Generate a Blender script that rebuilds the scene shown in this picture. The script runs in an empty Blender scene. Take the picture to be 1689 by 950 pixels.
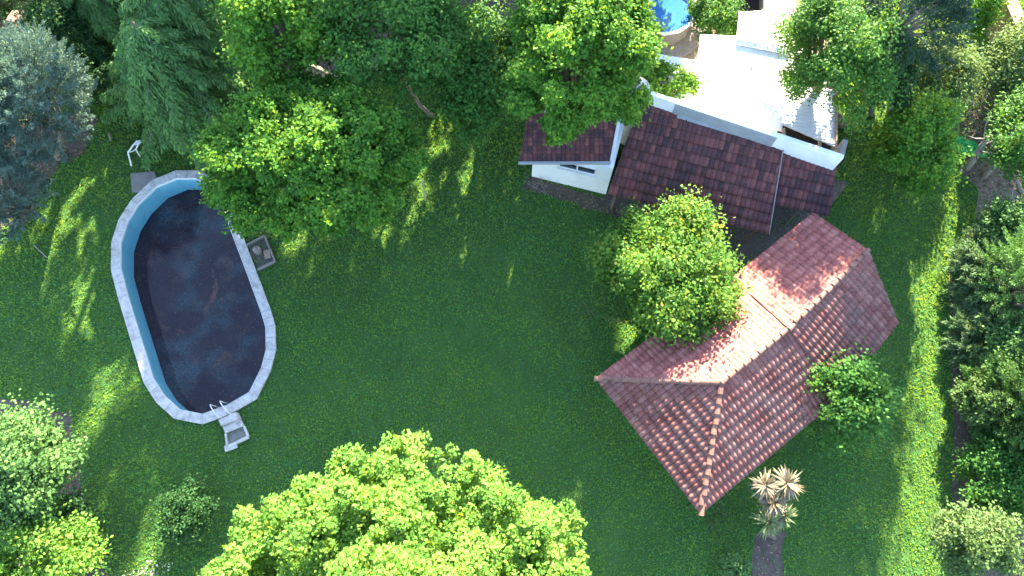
import bpy, bmesh, math, random
import numpy as np
from mathutils import Vector, Matrix

R = math.radians
# ------------------------------------------------------------------ camera, sky, sun, exposure
scn = bpy.context.scene
CAM_H, TILT, FPX = 30.0, R(17.5), 1184.0
cam_d = bpy.data.cameras.new("camera")
cam = bpy.data.objects.new("camera", cam_d)
scn.collection.objects.link(cam)
cam.location = (0, 0, CAM_H)
cam.rotation_euler = (TILT, 0, 0)
cam_d.sensor_width = 36.0
cam_d.lens = 36.0 * FPX / 1689.0
cam_d.clip_end = 2000
scn.camera = cam

SUN_EL = R(24.5)
SUN_AZ = math.atan2(0.19, 1.0)          # from +Y towards +X
world = bpy.data.worlds.new("World")
scn.world = world
world.use_nodes = True
nt = world.node_tree
for n in list(nt.nodes): nt.nodes.remove(n)
wo = nt.nodes.new("ShaderNodeOutputWorld"); bg = nt.nodes.new("ShaderNodeBackground")
sky = nt.nodes.new("ShaderNodeTexSky"); sky.sky_type = 'NISHITA'; sky.sun_disc = False
sky.sun_elevation = SUN_EL; sky.sun_rotation = SUN_AZ; sky.air_density = 1.0; sky.dust_density = 0.6
nt.links.new(sky.outputs[0], bg.inputs[0]); nt.links.new(bg.outputs[0], wo.inputs[0])
bg.inputs[1].default_value = 0.1
sun_d = bpy.data.lights.new("sun", 'SUN'); sun_d.energy = 5.0; sun_d.angle = R(0.5); sun_d.color = (1.0, 0.88, 0.62)
sun = bpy.data.objects.new("sun", sun_d); scn.collection.objects.link(sun)
sd = Vector((math.sin(SUN_AZ)*math.cos(SUN_EL), math.cos(SUN_AZ)*math.cos(SUN_EL), math.sin(SUN_EL)))
sun.rotation_euler = sd.to_track_quat('Z', 'Y').to_euler()
sun.location = sd * 60
scn.view_settings.view_transform = 'Standard'
scn.view_settings.look = 'None'
scn.view_settings.exposure = 3.3
scn.view_settings.gamma = 1.0
scn.view_settings.use_curve_mapping = False
scn.render.engine = 'CYCLES'
scn.cycles.max_bounces = 6
scn.cycles.diffuse_bounces = 3
scn.cycles.glossy_bounces = 3
scn.cycles.transmission_bounces = 4
scn.cycles.use_denoising = True

C = scn.collection
ct, st_ = math.cos(TILT), math.sin(TILT)
def at(px, py, z=0.0):
    """the place of a measured photograph point at its real height z"""
    x = (px-844.5)/FPX; v = (475-py)/FPX
    d = Vector((x, v*ct + st_, -ct + v*st_))
    k = (z-CAM_H)/d.z
    return Vector((d.x*k, d.y*k, z))

# ------------------------------------------------------------------ helpers
def tag(o, label=None, cat=None, group=None, kind=None):
    if label: o["label"] = label
    if cat: o["category"] = cat
    if group: o["group"] = group
    if kind: o["kind"] = kind
    return o
def empty(name, loc=(0,0,0), rz=0):
    o = bpy.data.objects.new(name, None); C.objects.link(o)
    o.location = loc; o.rotation_euler = (0,0,rz); o.empty_display_size = .3
    return o
def mesh_np(name, verts, faces, mat, parent=None, attr=None, smooth=False, world_coords=True):
    """verts (n,3), faces (m,k) fixed k"""
    verts = np.asarray(verts, np.float32); faces = np.asarray(faces, np.int32)
    if parent is not None and world_coords:
        verts = verts - np.array(parent_loc(parent), np.float32)
    me = bpy.data.meshes.new(name)
    k = faces.shape[1]
    me.vertices.add(len(verts)); me.vertices.foreach_set("co", verts.ravel())
    me.loops.add(faces.size); me.loops.foreach_set("vertex_index", faces.ravel())
    me.polygons.add(len(faces))
    me.polygons.foreach_set("loop_start", np.arange(0, faces.size, k, dtype=np.int32))
    me.polygons.foreach_set("loop_total", np.full(len(faces), k, dtype=np.int32))
    if smooth: me.polygons.foreach_set("use_smooth", np.ones(len(faces), bool))
    me.update(calc_edges=True)
    if attr is not None:
        a = me.attributes.new("rnd", 'FLOAT', 'POINT'); a.data.foreach_set("value", np.asarray(attr, np.float32))
    if mat: me.materials.append(mat)
    o = bpy.data.objects.new(name, me); C.objects.link(o)
    if parent is not None: o.parent = parent
    return o
def parent_loc(p):
    v = Vector((0,0,0))
    while p is not None:
        v = v + Vector(p.location); p = p.parent
    return v
class MB:
    """collects shapes, links them as one mesh object; coordinates in world space"""
    def __init__(s): s.v = []; s.f = []
    def add(s, vs, fs):
        n = len(s.v); s.v += [Vector(v) for v in vs]; s.f += [tuple(i+n for i in f) for f in fs]
    def prism(s, poly, z0, z1):
        n = len(poly); z0s = z0 if hasattr(z0, '__len__') else [z0]*n; z1s = z1 if hasattr(z1, '__len__') else [z1]*n
        vs = [(p[0], p[1], z0s[i]) for i, p in enumerate(poly)] + [(p[0], p[1], z1s[i]) for i, p in enumerate(poly)]
        fs = [tuple(range(n-1, -1, -1)), tuple(range(n, 2*n))]
        fs += [(i, (i+1) % n, n+(i+1) % n, n+i) for i in range(n)]
        s.add(vs, fs)
    def box(s, c, size, rz=0):
        hx, hy, hz = size[0]/2, size[1]/2, size[2]/2; cr, sr = math.cos(rz), math.sin(rz)
        p = [(c[0]+x*cr-y*sr, c[1]+x*sr+y*cr) for x, y in ((-hx,-hy),(hx,-hy),(hx,hy),(-hx,hy))]
        s.prism(p, c[2]-hz, c[2]+hz)
    def beam(s, a, b, w, h, up=Vector((0,0,1))):
        a, b = Vector(a), Vector(b); d = (b-a).normalized(); x = d.cross(up).normalized(); y = x.cross(d)
        vs = []
        for p in (a, b):
            for sx, sy in ((-1,-1),(1,-1),(1,1),(-1,1)): vs.append(p + x*sx*w/2 + y*sy*h/2)
        s.add(vs, [(0,1,2,3)[::-1], (4,5,6,7), (0,1,5,4), (1,2,6,5), (2,3,7,6), (3,0,4,7)])
    def tube(s, pts, rad, n=8):
        pts = [Vector(p) for p in pts]; rad = rad if hasattr(rad, '__len__') else [rad]*len(pts)
        prev = None; rings = []
        for i, p in enumerate(pts):
            d = (pts[min(i+1, len(pts)-1)] - pts[max(i-1, 0)]).normalized()
            x = d.orthogonal().normalized() if prev is None else (prev - d*prev.dot(d)).normalized()
            prev = x; y = d.cross(x)
            rings.append([p + (x*math.cos(2*math.pi*k/n) + y*math.sin(2*math.pi*k/n))*rad[i] for k in range(n)])
        vs = [v for r in rings for v in r]; fs = []
        for i in range(len(pts)-1):
            for k in range(n):
                fs.append((i*n+k, i*n+(k+1) % n, (i+1)*n+(k+1) % n, (i+1)*n+k))
        fs.append(tuple(range(n-1, -1, -1))); fs.append(tuple((len(pts)-1)*n+k for k in range(n)))
        s.add(vs, fs)
    def build(s, name, mat, parent=None, bevel=0, smooth=False):
        off = parent_loc(parent) if parent is not None else Vector((0,0,0))
        me = bpy.data.meshes.new(name); me.from_pydata([tuple(v-off) for v in s.v], [], s.f)
        me.validate(); me.update()
        bm = bmesh.new(); bm.from_mesh(me); bmesh.ops.recalc_face_normals(bm, faces=bm.faces)
        if bevel: bmesh.ops.bevel(bm, geom=bm.edges[:], offset=bevel, segments=1, affect='EDGES', clamp_overlap=True)
        bm.to_mesh(me); bm.free()
        if smooth:
            for p in me.polygons: p.use_smooth = True
        me.materials.append(mat)
        o = bpy.data.objects.new(name, me); C.objects.link(o)
        if parent is not None: o.parent = parent
        return o
def in_poly(x, y, poly):
    inside = np.zeros(len(x), bool); n = len(poly)
    for i in range(n):
        x0, y0 = poly[i][0], poly[i][1]; x1, y1 = poly[(i+1) % n][0], poly[(i+1) % n][1]
        c = ((y0 > y) != (y1 > y))
        t = (x1-x0)*(y-y0)/((y1-y0) if abs(y1-y0) > 1e-9 else 1e-9)+x0
        inside ^= c & (x < t)
    return inside

# ------------------------------------------------------------------ materials
def nodes(m):
    m.use_nodes = True; t = m.node_tree
    for n in list(t.nodes): t.nodes.remove(n)
    return t, t.nodes, t.links
def ramp(N, cols, pos=None):
    r = N.new("ShaderNodeValToRGB"); e = r.color_ramp.elements
    pos = pos or [i/(len(cols)-1) for i in range(len(cols))]
    while len(e) < len(cols): e.new(0.5)
    for i, c in enumerate(cols): e[i].position = pos[i]; e[i].color = (*c, 1)
    return r
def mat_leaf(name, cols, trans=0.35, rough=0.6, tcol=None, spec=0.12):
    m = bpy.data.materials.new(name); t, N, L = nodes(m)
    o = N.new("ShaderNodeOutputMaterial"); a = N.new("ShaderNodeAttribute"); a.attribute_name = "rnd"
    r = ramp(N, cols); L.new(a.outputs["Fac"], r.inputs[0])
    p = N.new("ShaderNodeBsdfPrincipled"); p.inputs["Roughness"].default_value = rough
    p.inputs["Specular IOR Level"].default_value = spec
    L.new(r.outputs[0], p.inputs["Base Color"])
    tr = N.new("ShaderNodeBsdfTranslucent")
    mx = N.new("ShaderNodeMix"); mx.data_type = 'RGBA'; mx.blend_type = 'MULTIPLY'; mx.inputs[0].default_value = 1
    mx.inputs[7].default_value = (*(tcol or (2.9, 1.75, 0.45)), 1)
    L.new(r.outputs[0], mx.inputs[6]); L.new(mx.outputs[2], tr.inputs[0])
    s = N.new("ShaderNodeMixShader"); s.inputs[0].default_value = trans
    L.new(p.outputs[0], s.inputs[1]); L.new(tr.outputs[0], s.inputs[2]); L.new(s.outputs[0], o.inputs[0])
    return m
def mat_basic(name, cols, scale=3.0, rough=0.8, bump=0.2, bscale=20.0, metal=0.0, detail=6, spec=0.4, pos=None):
    m = bpy.data.materials.new(name); t, N, L = nodes(m)
    o = N.new("ShaderNodeOutputMaterial"); p = N.new("ShaderNodeBsdfPrincipled")
    tc = N.new("ShaderNodeTexCoord"); n = N.new("ShaderNodeTexNoise")
    n.inputs["Scale"].default_value = scale; n.inputs["Detail"].default_value = detail; n.inputs["Roughness"].default_value = .65
    L.new(tc.outputs["Object"], n.inputs[0])
    r = ramp(N, cols, pos); L.new(n.outputs[0], r.inputs[0]); L.new(r.outputs[0], p.inputs["Base Color"])
    p.inputs["Roughness"].default_value = rough; p.inputs["Metallic"].default_value = metal
    p.inputs["Specular IOR Level"].default_value = spec
    n2 = N.new("ShaderNodeTexNoise"); n2.inputs["Scale"].default_value = bscale; n2.inputs["Detail"].default_value = 4
    L.new(tc.outputs["Object"], n2.inputs[0])
    b = N.new("ShaderNodeBump"); b.inputs["Strength"].default_value = bump; b.inputs["Distance"].default_value = 0.02
    L.new(n2.outputs[0], b.inputs["Height"]); L.new(b.outputs[0], p.inputs["Normal"]); L.new(p.outputs[0], o.inputs[0])
    return m
def mat_tiles(name, cols, stain, stain_amt=0.5, stain_scale=1.2, joint=.6):
    """per-tile colour from the tile index in UV, plus lichen and grime in patches"""
    m = bpy.data.materials.new(name); t, N, L = nodes(m)
    o = N.new("ShaderNodeOutputMaterial"); p = N.new("ShaderNodeBsdfPrincipled")
    uv = N.new("ShaderNodeUVMap"); fl = N.new("ShaderNodeVectorMath"); fl.operation = 'FLOOR'; L.new(uv.outputs[0], fl.inputs[0])
    wn = N.new("ShaderNodeTexWhiteNoise"); wn.noise_dimensions = '2D'; L.new(fl.outputs[0], wn.inputs[0])
    r = ramp(N, cols); L.new(wn.outputs[0], r.inputs[0])
    tc = N.new("ShaderNodeTexCoord"); n = N.new("ShaderNodeTexNoise"); n.inputs["Scale"].default_value = stain_scale
    n.inputs["Detail"].default_value = 8; n.inputs["Roughness"].default_value = .7
    L.new(tc.outputs["Object"], n.inputs[0])
    mr = N.new("ShaderNodeMapRange"); mr.inputs[1].default_value = .42; mr.inputs[2].default_value = .68
    mr.inputs[3].default_value = 0; mr.inputs[4].default_value = stain_amt
    L.new(n.outputs[0], mr.inputs[0])
    mx = N.new("ShaderNodeMix"); mx.data_type = 'RGBA'; L.new(mr.outputs[0], mx.inputs[0]); L.new(r.outputs[0], mx.inputs[6])
    mx.inputs[7].default_value = (*stain, 1)
    n3 = N.new("ShaderNodeTexNoise"); n3.inputs["Scale"].default_value = 14; n3.inputs["Detail"].default_value = 6
    L.new(tc.outputs["Object"], n3.inputs[0])
    mr2 = N.new("ShaderNodeMapRange"); mr2.inputs[1].default_value = .3; mr2.inputs[2].default_value = .7
    mr2.inputs[3].default_value = .72; mr2.inputs[4].default_value = 1.25; L.new(n3.outputs[0], mr2.inputs[0])
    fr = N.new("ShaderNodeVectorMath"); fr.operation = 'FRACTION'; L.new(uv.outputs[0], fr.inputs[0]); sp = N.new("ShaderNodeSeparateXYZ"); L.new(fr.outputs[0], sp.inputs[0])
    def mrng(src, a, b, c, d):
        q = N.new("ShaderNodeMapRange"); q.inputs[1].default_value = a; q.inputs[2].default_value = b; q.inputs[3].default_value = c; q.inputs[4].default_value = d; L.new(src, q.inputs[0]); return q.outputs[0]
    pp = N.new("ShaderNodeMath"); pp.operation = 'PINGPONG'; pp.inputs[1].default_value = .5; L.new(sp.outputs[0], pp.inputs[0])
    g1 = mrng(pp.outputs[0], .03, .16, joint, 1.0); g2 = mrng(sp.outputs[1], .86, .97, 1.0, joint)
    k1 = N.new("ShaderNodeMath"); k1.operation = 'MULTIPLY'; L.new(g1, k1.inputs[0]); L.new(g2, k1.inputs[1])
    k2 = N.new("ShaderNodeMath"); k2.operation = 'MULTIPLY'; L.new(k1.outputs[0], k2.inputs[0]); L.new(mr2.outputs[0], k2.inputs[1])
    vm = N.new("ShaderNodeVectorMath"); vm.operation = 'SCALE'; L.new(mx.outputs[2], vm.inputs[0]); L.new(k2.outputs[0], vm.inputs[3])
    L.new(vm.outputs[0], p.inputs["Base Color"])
    p.inputs["Roughness"].default_value = .85; p.inputs["Specular IOR Level"].default_value = .25
    b = N.new("ShaderNodeBump"); b.inputs["Strength"].default_value = .25; b.inputs["Distance"].default_value = .02
    L.new(n3.outputs[0], b.inputs["Height"]); L.new(b.outputs[0], p.inputs["Normal"])
    L.new(p.outputs[0], o.inputs[0])
    return m

M = {}
M['lime'] = mat_leaf("leaves_lime", [(.035,.11,.022),(.062,.18,.026),(.10,.235,.03),(.17,.29,.035)], .38)
M['bright'] = mat_leaf("leaves_bright", [(.060,.155,.028),(.10,.23,.042),(.15,.295,.055),(.23,.37,.09)], .38)
M['mid'] = mat_leaf("leaves_mid", [(.028,.09,.022),(.045,.135,.028),(.065,.175,.035),(.10,.215,.042)], .33)
M['deep'] = mat_leaf("leaves_deep", [(.016,.05,.018),(.024,.075,.024),(.035,.095,.028),(.05,.12,.035)], .28)
M['greygreen'] = mat_leaf("leaves_greygreen", [(.04,.095,.03),(.065,.145,.042),(.095,.19,.055),(.14,.245,.08)], .25, .6, (1.9,1.6,.8))
M['blue'] = mat_leaf("needles_blue", [(.065,.125,.11),(.10,.17,.15),(.14,.22,.185),(.20,.28,.235)], .15, .6, (1.6,1.5,.8))
M['cedar'] = mat_leaf("needles_cedar", [(.06,.14,.05),(.09,.20,.065),(.135,.27,.08),(.19,.33,.10)], .2, .6, (1.7,1.5,.7))
M['pine'] = mat_leaf("needles_pine", [(.022,.05,.035),(.03,.068,.045),(.042,.09,.055),(.06,.11,.065)], .15, .6, (1.5,1.4,.8))
M['mixed'] = mat_leaf("leaves_mixed", [(.035,.09,.02),(.055,.15,.025),(.085,.19,.03),(.13,.23,.035),(.22,.17,.07)], .33)
M['cane'] = mat_leaf("leaves_cane", [(.05,.11,.05),(.08,.16,.075),(.12,.21,.10),(.20,.27,.16)], .3, .6, (1.8,1.5,.8))
M['olive'] = mat_leaf("leaves_olive", [(.05,.095,.03),(.08,.14,.045),(.11,.18,.06),(.16,.22,.085)], .3, .6, (2.1,1.6,.6))
M['straw'] = mat_leaf("leaves_straw", [(.13,.10,.065),(.19,.15,.10),(.25,.21,.15),(.32,.28,.21)], .2, .6, (1.2,1.1,.9))
M['yucca'] = mat_leaf("leaves_yucca", [(.09,.15,.07),(.14,.20,.09),(.22,.26,.12),(.32,.30,.15)], .2, .5, (1.5,1.3,.8))
M['grass'] = mat_leaf("grass_blades", [(.060,.165,.056),(.11,.27,.078),(.155,.335,.09),(.20,.37,.10)], .45, .6, (3.3,2.0,.35), .1)
M['weed'] = mat_leaf("weed_leaves", [(.045,.16,.058),(.07,.24,.08),(.10,.31,.095),(.15,.35,.11)], .3, .6, (2.4,1.8,.4), .1)
M['litter'] = mat_leaf("fallen_leaves", [(.08,.05,.035),(.14,.095,.065),(.22,.15,.11),(.32,.24,.18)], .1, .8, (1,1,1), .1)
M['flower'] = mat_leaf("blossom", [(.5,.48,.42),(.6,.57,.5),(.7,.66,.6)], .2, .7, (1,1,1))
M['bark'] = mat_basic("bark", [(.07,.055,.045),(.15,.12,.10),(.24,.21,.18)], 8, .9, .6, 30)
M['palebark'] = mat_basic("pale_bark", [(.16,.14,.12),(.27,.24,.21),(.38,.35,.31)], 8, .9, .5, 30)
M['lawn'] = mat_basic("lawn_turf", [(.035,.06,.02),(.04,.09,.026),(.055,.12,.032),(.08,.135,.038)], .35, .95, .8, 40, detail=12, spec=.1)
M['soil'] = mat_basic("bare_soil", [(.045,.032,.028),(.085,.062,.052),(.13,.10,.085),(.19,.15,.12)], 2.2, .95, .8, 25, detail=10, spec=.1)
M['dirt'] = mat_basic("pale_dirt", [(.14,.10,.08),(.24,.18,.14),(.33,.26,.21)], 1.8, .95, .6, 25, detail=10, spec=.1)
M['paving'] = mat_basic("old_paving", [(.07,.055,.055),(.11,.09,.085),(.16,.13,.12)], 2.5, .85, .4, 18, detail=10)
M['concrete'] = mat_basic("coping_concrete", [(.20,.18,.17),(.40,.37,.355),(.52,.49,.47),(.60,.57,.55)], 4.5, .8, .35, 30, detail=12, pos=[.25,.42,.55,.75])
M['concrete_dark'] = mat_basic("weathered_concrete", [(.10,.09,.085),(.20,.18,.17),(.30,.28,.26)], 3.5, .85, .4, 25, detail=10)
M['liner'] = mat_basic("pool_blue_paint", [(.08,.27,.38),(.12,.36,.47),(.16,.41,.51),(.22,.46,.55)], 2.0, .55, .1, 10, detail=8)
M['whitewall'] = mat_basic("white_render", [(.50,.51,.52),(.68,.70,.71),(.76,.78,.78)], 1.2, .8, .15, 30, detail=10, pos=[.2,.45,.7])
M['whiteroof'] = mat_basic("white_sheet_metal", [(.62,.63,.63),(.74,.75,.75),(.80,.80,.79)], .6, .55, .05, 5, detail=8)
M['greymetal'] = mat_basic("grey_metal", [(.22,.24,.27),(.32,.34,.37),(.40,.42,.45)], 2.0, .5, .1, 15, metal=.2)
M['whitemetal'] = mat_basic("white_tube", [(.6,.6,.6),(.75,.75,.75)], 5, .4, .02, 10)
M['dark'] = mat_basic("dark_void", [(.012,.011,.012),(.03,.027,.028)], 2, .9, .2, 10)
M['glass'] = mat_basic("dark_glass", [(.015,.018,.025),(.03,.035,.045)], 1, .08, .0, 10)
M['wood'] = mat_basic("old_wood", [(.16,.11,.07),(.28,.20,.14),(.40,.31,.23)], 6, .85, .4, 30)
M['brick'] = mat_basic("brown_wall", [(.20,.12,.09),(.30,.19,.145),(.38,.27,.21)], 3, .9, .4, 20, detail=10)
M['green_net'] = mat_basic("green_tarp", [(.01,.20,.05),(.02,.42,.12),(.05,.55,.2)], 6, .5, .6, 12)
M['poolcover'] = mat_basic("pool_blue_water", [(.015,.07,.24),(.03,.13,.36),(.07,.20,.44)], 1.8, .12, .15, 6)
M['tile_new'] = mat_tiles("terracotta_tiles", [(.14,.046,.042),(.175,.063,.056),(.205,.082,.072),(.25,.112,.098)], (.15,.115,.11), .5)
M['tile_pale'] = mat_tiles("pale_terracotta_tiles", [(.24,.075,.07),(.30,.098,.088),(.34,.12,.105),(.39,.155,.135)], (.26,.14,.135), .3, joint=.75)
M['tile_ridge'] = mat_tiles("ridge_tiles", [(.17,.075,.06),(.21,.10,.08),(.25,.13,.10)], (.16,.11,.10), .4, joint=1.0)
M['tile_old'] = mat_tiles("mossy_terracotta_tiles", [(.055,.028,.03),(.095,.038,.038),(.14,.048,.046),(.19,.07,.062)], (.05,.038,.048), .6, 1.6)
def corrugated(name, cols, per):
    m = mat_basic(name, cols, 1.0, .6, .05, 10)
    return m
M['fibro'] = corrugated("fibre_cement", [(.50,.51,.52),(.60,.61,.61),(.68,.69,.68)], .1)
# murky water: dark base, floating leaf scum and algae in patches
def mat_water():
    m = bpy.data.materials.new("murky_water"); t, N, L = nodes(m)
    o = N.new("ShaderNodeOutputMaterial"); p = N.new("ShaderNodeBsdfPrincipled"); tc = N.new("ShaderNodeTexCoord")
    def noise(s, d=8, ro=.65, off=(0,0,0)):
        mp = N.new("ShaderNodeMapping"); mp.inputs[1].default_value = off
        n = N.new("ShaderNodeTexNoise"); n.inputs["Scale"].default_value = s; n.inputs["Detail"].default_value = d
        n.inputs["Roughness"].default_value = ro; L.new(tc.outputs["Object"], mp.inputs[0]); L.new(mp.outputs[0], n.inputs[0]); return n
    def rng(src, a, b, c=0, d=1):
        r = N.new("ShaderNodeMapRange"); r.inputs[1].default_value = a; r.inputs[2].default_value = b
        r.inputs[3].default_value = c; r.inputs[4].default_value = d; L.new(src, r.inputs[0]); return r
    def mul(a, b):
        k = N.new("ShaderNodeMath"); k.operation = 'MULTIPLY'; L.new(a, k.inputs[0]); L.new(b, k.inputs[1]); return k
    base = ramp(N, [(.010,.008,.014),(.027,.020,.029),(.05,.036,.04)]); L.new(noise(1.2).outputs[0], base.inputs[0])
    a1 = rng(noise(.55, 4, .5, (3.1,7.7,0)).outputs[0], .50, .64); a2 = rng(noise(16, 10, .85).outputs[0], .44, .60)
    am = mul(a1.outputs[0], a2.outputs[0])
    mx = N.new("ShaderNodeMix"); mx.data_type = 'RGBA'; L.new(am.outputs[0], mx.inputs[0]); L.new(base.outputs[0], mx.inputs[6])
    mx.inputs[7].default_value = (.05,.105,.125,1)
    b1 = rng(noise(.8, 4, .5, (11,2,0)).outputs[0], .56, .66); b2 = rng(noise(4, 10, .75, (5,5,0)).outputs[0], .45, .65)
    bm_ = mul(b1.outputs[0], b2.outputs[0])
    mx2 = N.new("ShaderNodeMix"); mx2.data_type = 'RGBA'; L.new(bm_.outputs[0], mx2.inputs[0]); L.new(mx.outputs[2], mx2.inputs[6])
    mx2.inputs[7].default_value = (.10,.055,.04,1)
    L.new(mx2.outputs[2], p.inputs["Base Color"])
    p.inputs["Roughness"].default_value = .06; p.inputs["IOR"].default_value = 1.33
    b = N.new("ShaderNodeBump"); b.inputs["Strength"].default_value = .12; b.inputs["Distance"].default_value = .01
    L.new(noise(9, 3).outputs[0], b.inputs["Height"]); L.new(b.outputs[0], p.inputs["Normal"])
    L.new(p.outputs[0], o.inputs[0]); return m
M['water'] = mat_water()

# ------------------------------------------------------------------ foliage builders
def leaf_quads(P, T, Nn, L, W, rng, cup=0.0):
    """rhombic leaves: centre P, long axis T, normal Nn, lengths L, widths W"""
    T = T/np.maximum(np.linalg.norm(T, axis=1, keepdims=True), 1e-6)
    S = np.cross(Nn, T); S /= np.maximum(np.linalg.norm(S, axis=1, keepdims=True), 1e-6)
    L = L[:, None]; W = W[:, None]
    v = np.empty((len(P), 4, 3), np.float32)
    v[:, 0] = P - T*L*.5; v[:, 1] = P + S*W*.5 - T*L*.05; v[:, 2] = P + T*L*.5; v[:, 3] = P - S*W*.5 - T*L*.05
    return v
def quads_mesh(name, V, rnd, mat, parent):
    n = len(V)
    return mesh_np(name, V.reshape(-1, 3), np.arange(n*4, dtype=np.int32).reshape(n, 4), mat, parent, np.repeat(rnd, 4))
def unit(a): return a/np.maximum(np.linalg.norm(a, axis=-1, keepdims=True), 1e-6)

def clump_centres(c, r, n, rng, low=-.25, lobes=7, lobe_amp=.22, inner=.25, boughs=0, bough_r=1.0):
    d = unit(rng.normal(size=(n*4, 3))); d = d[d[:, 2] > low][:n]; n = len(d)
    if boughs:
        bd = unit(rng.normal(size=(boughs*6, 3))); bd = bd[bd[:, 2] > low][:boughs]; br = rng.uniform(.26, .46, len(bd))*bough_r
        bc = bd*(1-br*.75)[:, None]*rng.uniform(.72, 1.12, (len(bd), 1)); w = br**2; i = rng.choice(len(bd), n, p=w/w.sum())
        e = unit(rng.normal(size=(n, 3)) + bd[i]*.9 + np.array([0, 0, .35])); rr = br[i]*np.where(rng.random(n) < inner, rng.uniform(.2, .8, n), rng.uniform(.85, 1.1, n))
        q = bc[i] + e*rr[:, None]; fl = rng.random(n) < .2
        q[fl] = (d*rng.uniform(.5, .84, (n, 1)))[fl]
        return np.array(c) + q*np.array(r), unit(e + bd[i]*.4), rr
    ld = unit(rng.normal(size=(lobes, 3))); la = rng.uniform(-1, 1, lobes)*lobe_amp
    k = 1 + (np.clip(d@ld.T, 0, 1)**4 @ la)
    rad = np.where(rng.random(n) < inner, rng.uniform(.35, .8, n), rng.uniform(.82, 1.06, n))*k
    return np.array(c) + d*rad[:, None]*np.array(r), d, rad

def trunk_and_limbs(parent, base, c, r, targets, rng, tr, mat, name='trunk'):
    mb = MB(); base = Vector(base); c = Vector(c)
    fork = base.lerp(Vector((c.x, c.y, max(c.z - r[2]*.75, base.z + .4))), 1.0)
    pts = [base + Vector((0,0,-.15)), base.lerp(fork, .33) + Vector(rng.normal(size=3)*.08), base.lerp(fork, .7) + Vector(rng.normal(size=3)*.08), fork]
    mb.tube(pts, [tr*1.35, tr, tr*.85, tr*.75], 9)
    for tgt in targets:
        tgt = Vector(tgt); mid = fork.lerp(tgt, .5) + Vector((0, 0, .12*(tgt-fork).length)) + Vector(rng.normal(size=3)*.15)
        q = fork.lerp(mid, .5) + Vector(rng.normal(size=3)*.08)
        mb.tube([fork - Vector((0,0,.05)), q, mid, mid.lerp(tgt, .5) + Vector(rng.normal(size=3)*.08), tgt], [tr*.5, tr*.38, tr*.26, tr*.17, tr*.06], 6)
    return mb.build(name, mat, parent, smooth=True)

def broadleaf(name, label, cat, base, c, r, n_cl, cr, n_leaf, leaf, mat, seed, bark='bark', group=None, tr=.2, droop=.25, low=-.3, limbs=26, flat=.55, lobe_amp=.22, shoots=0.0, inner=.3, boughs=34, bough_r=.75):
    rng = np.random.default_rng(seed); t = empty(name, base); tag(t, label, cat, group)
    cc, d, rad = clump_centres(c, r, n_cl, rng, low, lobe_amp=lobe_amp, inner=inner, boughs=boughs, bough_r=bough_r)
    csz = rng.uniform(.65, 1.35, len(cc))*cr
    idx = np.repeat(np.arange(len(cc)), n_leaf); n = len(idx)
    q = unit(rng.normal(size=(n, 3)))*(rng.random((n, 1))**.45)
    q[:, 2] *= flat
    P = cc[idx] + q*csz[idx][:, None]
    if shoots > 0:   # tips that reach out of the crown
        s = rng.random(n) < shoots
        ax = unit(d[idx]*np.array([1,1,.4]) + np.array([0,0,.7]))
        P[s] += (ax*csz[idx][:, None]*rng.uniform(.4, 1.5, (n, 1)))[s]
    out = unit(q + d[idx]*.7)
    Nn = unit(out*.55 + np.array([0, 0, .75]) + rng.normal(size=(n, 3))*.33)
    T = unit(out*np.array([1, 1, .2]) + np.array([0, 0, -droop]) + rng.normal(size=(n, 3))*.55)
    Ls = leaf*rng.uniform(.65, 1.3, n); Ws = Ls*rng.uniform(.6, .85, n)
    V = leaf_quads(P, T, Nn, Ls, Ws, rng)
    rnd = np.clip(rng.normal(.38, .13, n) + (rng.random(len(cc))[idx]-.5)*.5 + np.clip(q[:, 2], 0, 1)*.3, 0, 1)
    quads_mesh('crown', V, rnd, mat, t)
    sel = rng.choice(len(cc), min(limbs, len(cc)), replace=False)
    trunk_and_limbs(t, base, c, r, cc[sel], rng, tr, M[bark])
    return t

def plume_crown(name, label, cat, base, c, r, n_pl, pl_len, pl_rad, n_leaf, leaf, mat, seed, tr=.18, up=.6, low=-.4, group=None, width=.28, bark='bark', inner=.2, tipdroop=0.0):
    """crown of pointed sprays that stick outwards and up (cypress, pine, cane)"""
    rng = np.random.default_rng(seed); t = empty(name, base); tag(t, label, cat, group)
    cc, d, rad = clump_centres(c, r, n_pl, rng, low, lobe_amp=.3, inner=inner)
    ax = unit(d*np.array([1, 1, .5]) + np.array([0, 0, up]) + rng.normal(size=d.shape)*.25)
    Lp = pl_len*rng.uniform(.6, 1.3, len(cc))
    idx = np.repeat(np.arange(len(cc)), n_leaf); n = len(idx)
    u = rng.random(n)**.8
    side = rng.normal(size=(n, 3)); side -= ax[idx]*(side*ax[idx]).sum(1, keepdims=True)
    side = unit(side)*rng.random((n, 1))**.5
    rr = pl_rad*(1-u)**.7*(u+.25)**.3
    P = cc[idx] + ax[idx]*((u-.35)*Lp[idx])[:, None] + side*rr[:, None]
    P[:, 2] -= tipdroop*(u**2)*Lp[idx]
    T = unit(ax[idx]*.9 + side*.8 + rng.normal(size=(n, 3))*.25 - np.array([0, 0, 1])*tipdroop*u[:, None])
    Nn = unit(side + rng.normal(size=(n, 3))*.4 + np.array([0, 0, 1.1]))
    Ls = leaf*rng.uniform(.6, 1.3, n)
    V = leaf_quads(P, T, Nn, Ls, Ls*width*rng.uniform(.7, 1.3, n), rng)
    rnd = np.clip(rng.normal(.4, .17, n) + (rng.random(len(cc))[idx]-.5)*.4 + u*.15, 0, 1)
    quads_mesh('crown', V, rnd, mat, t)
    sel = rng.choice(len(cc), min(22, len(cc)), replace=False)
    trunk_and_limbs(t, base, c, r, cc[sel], rng, tr, M[bark])
    return t

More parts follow.
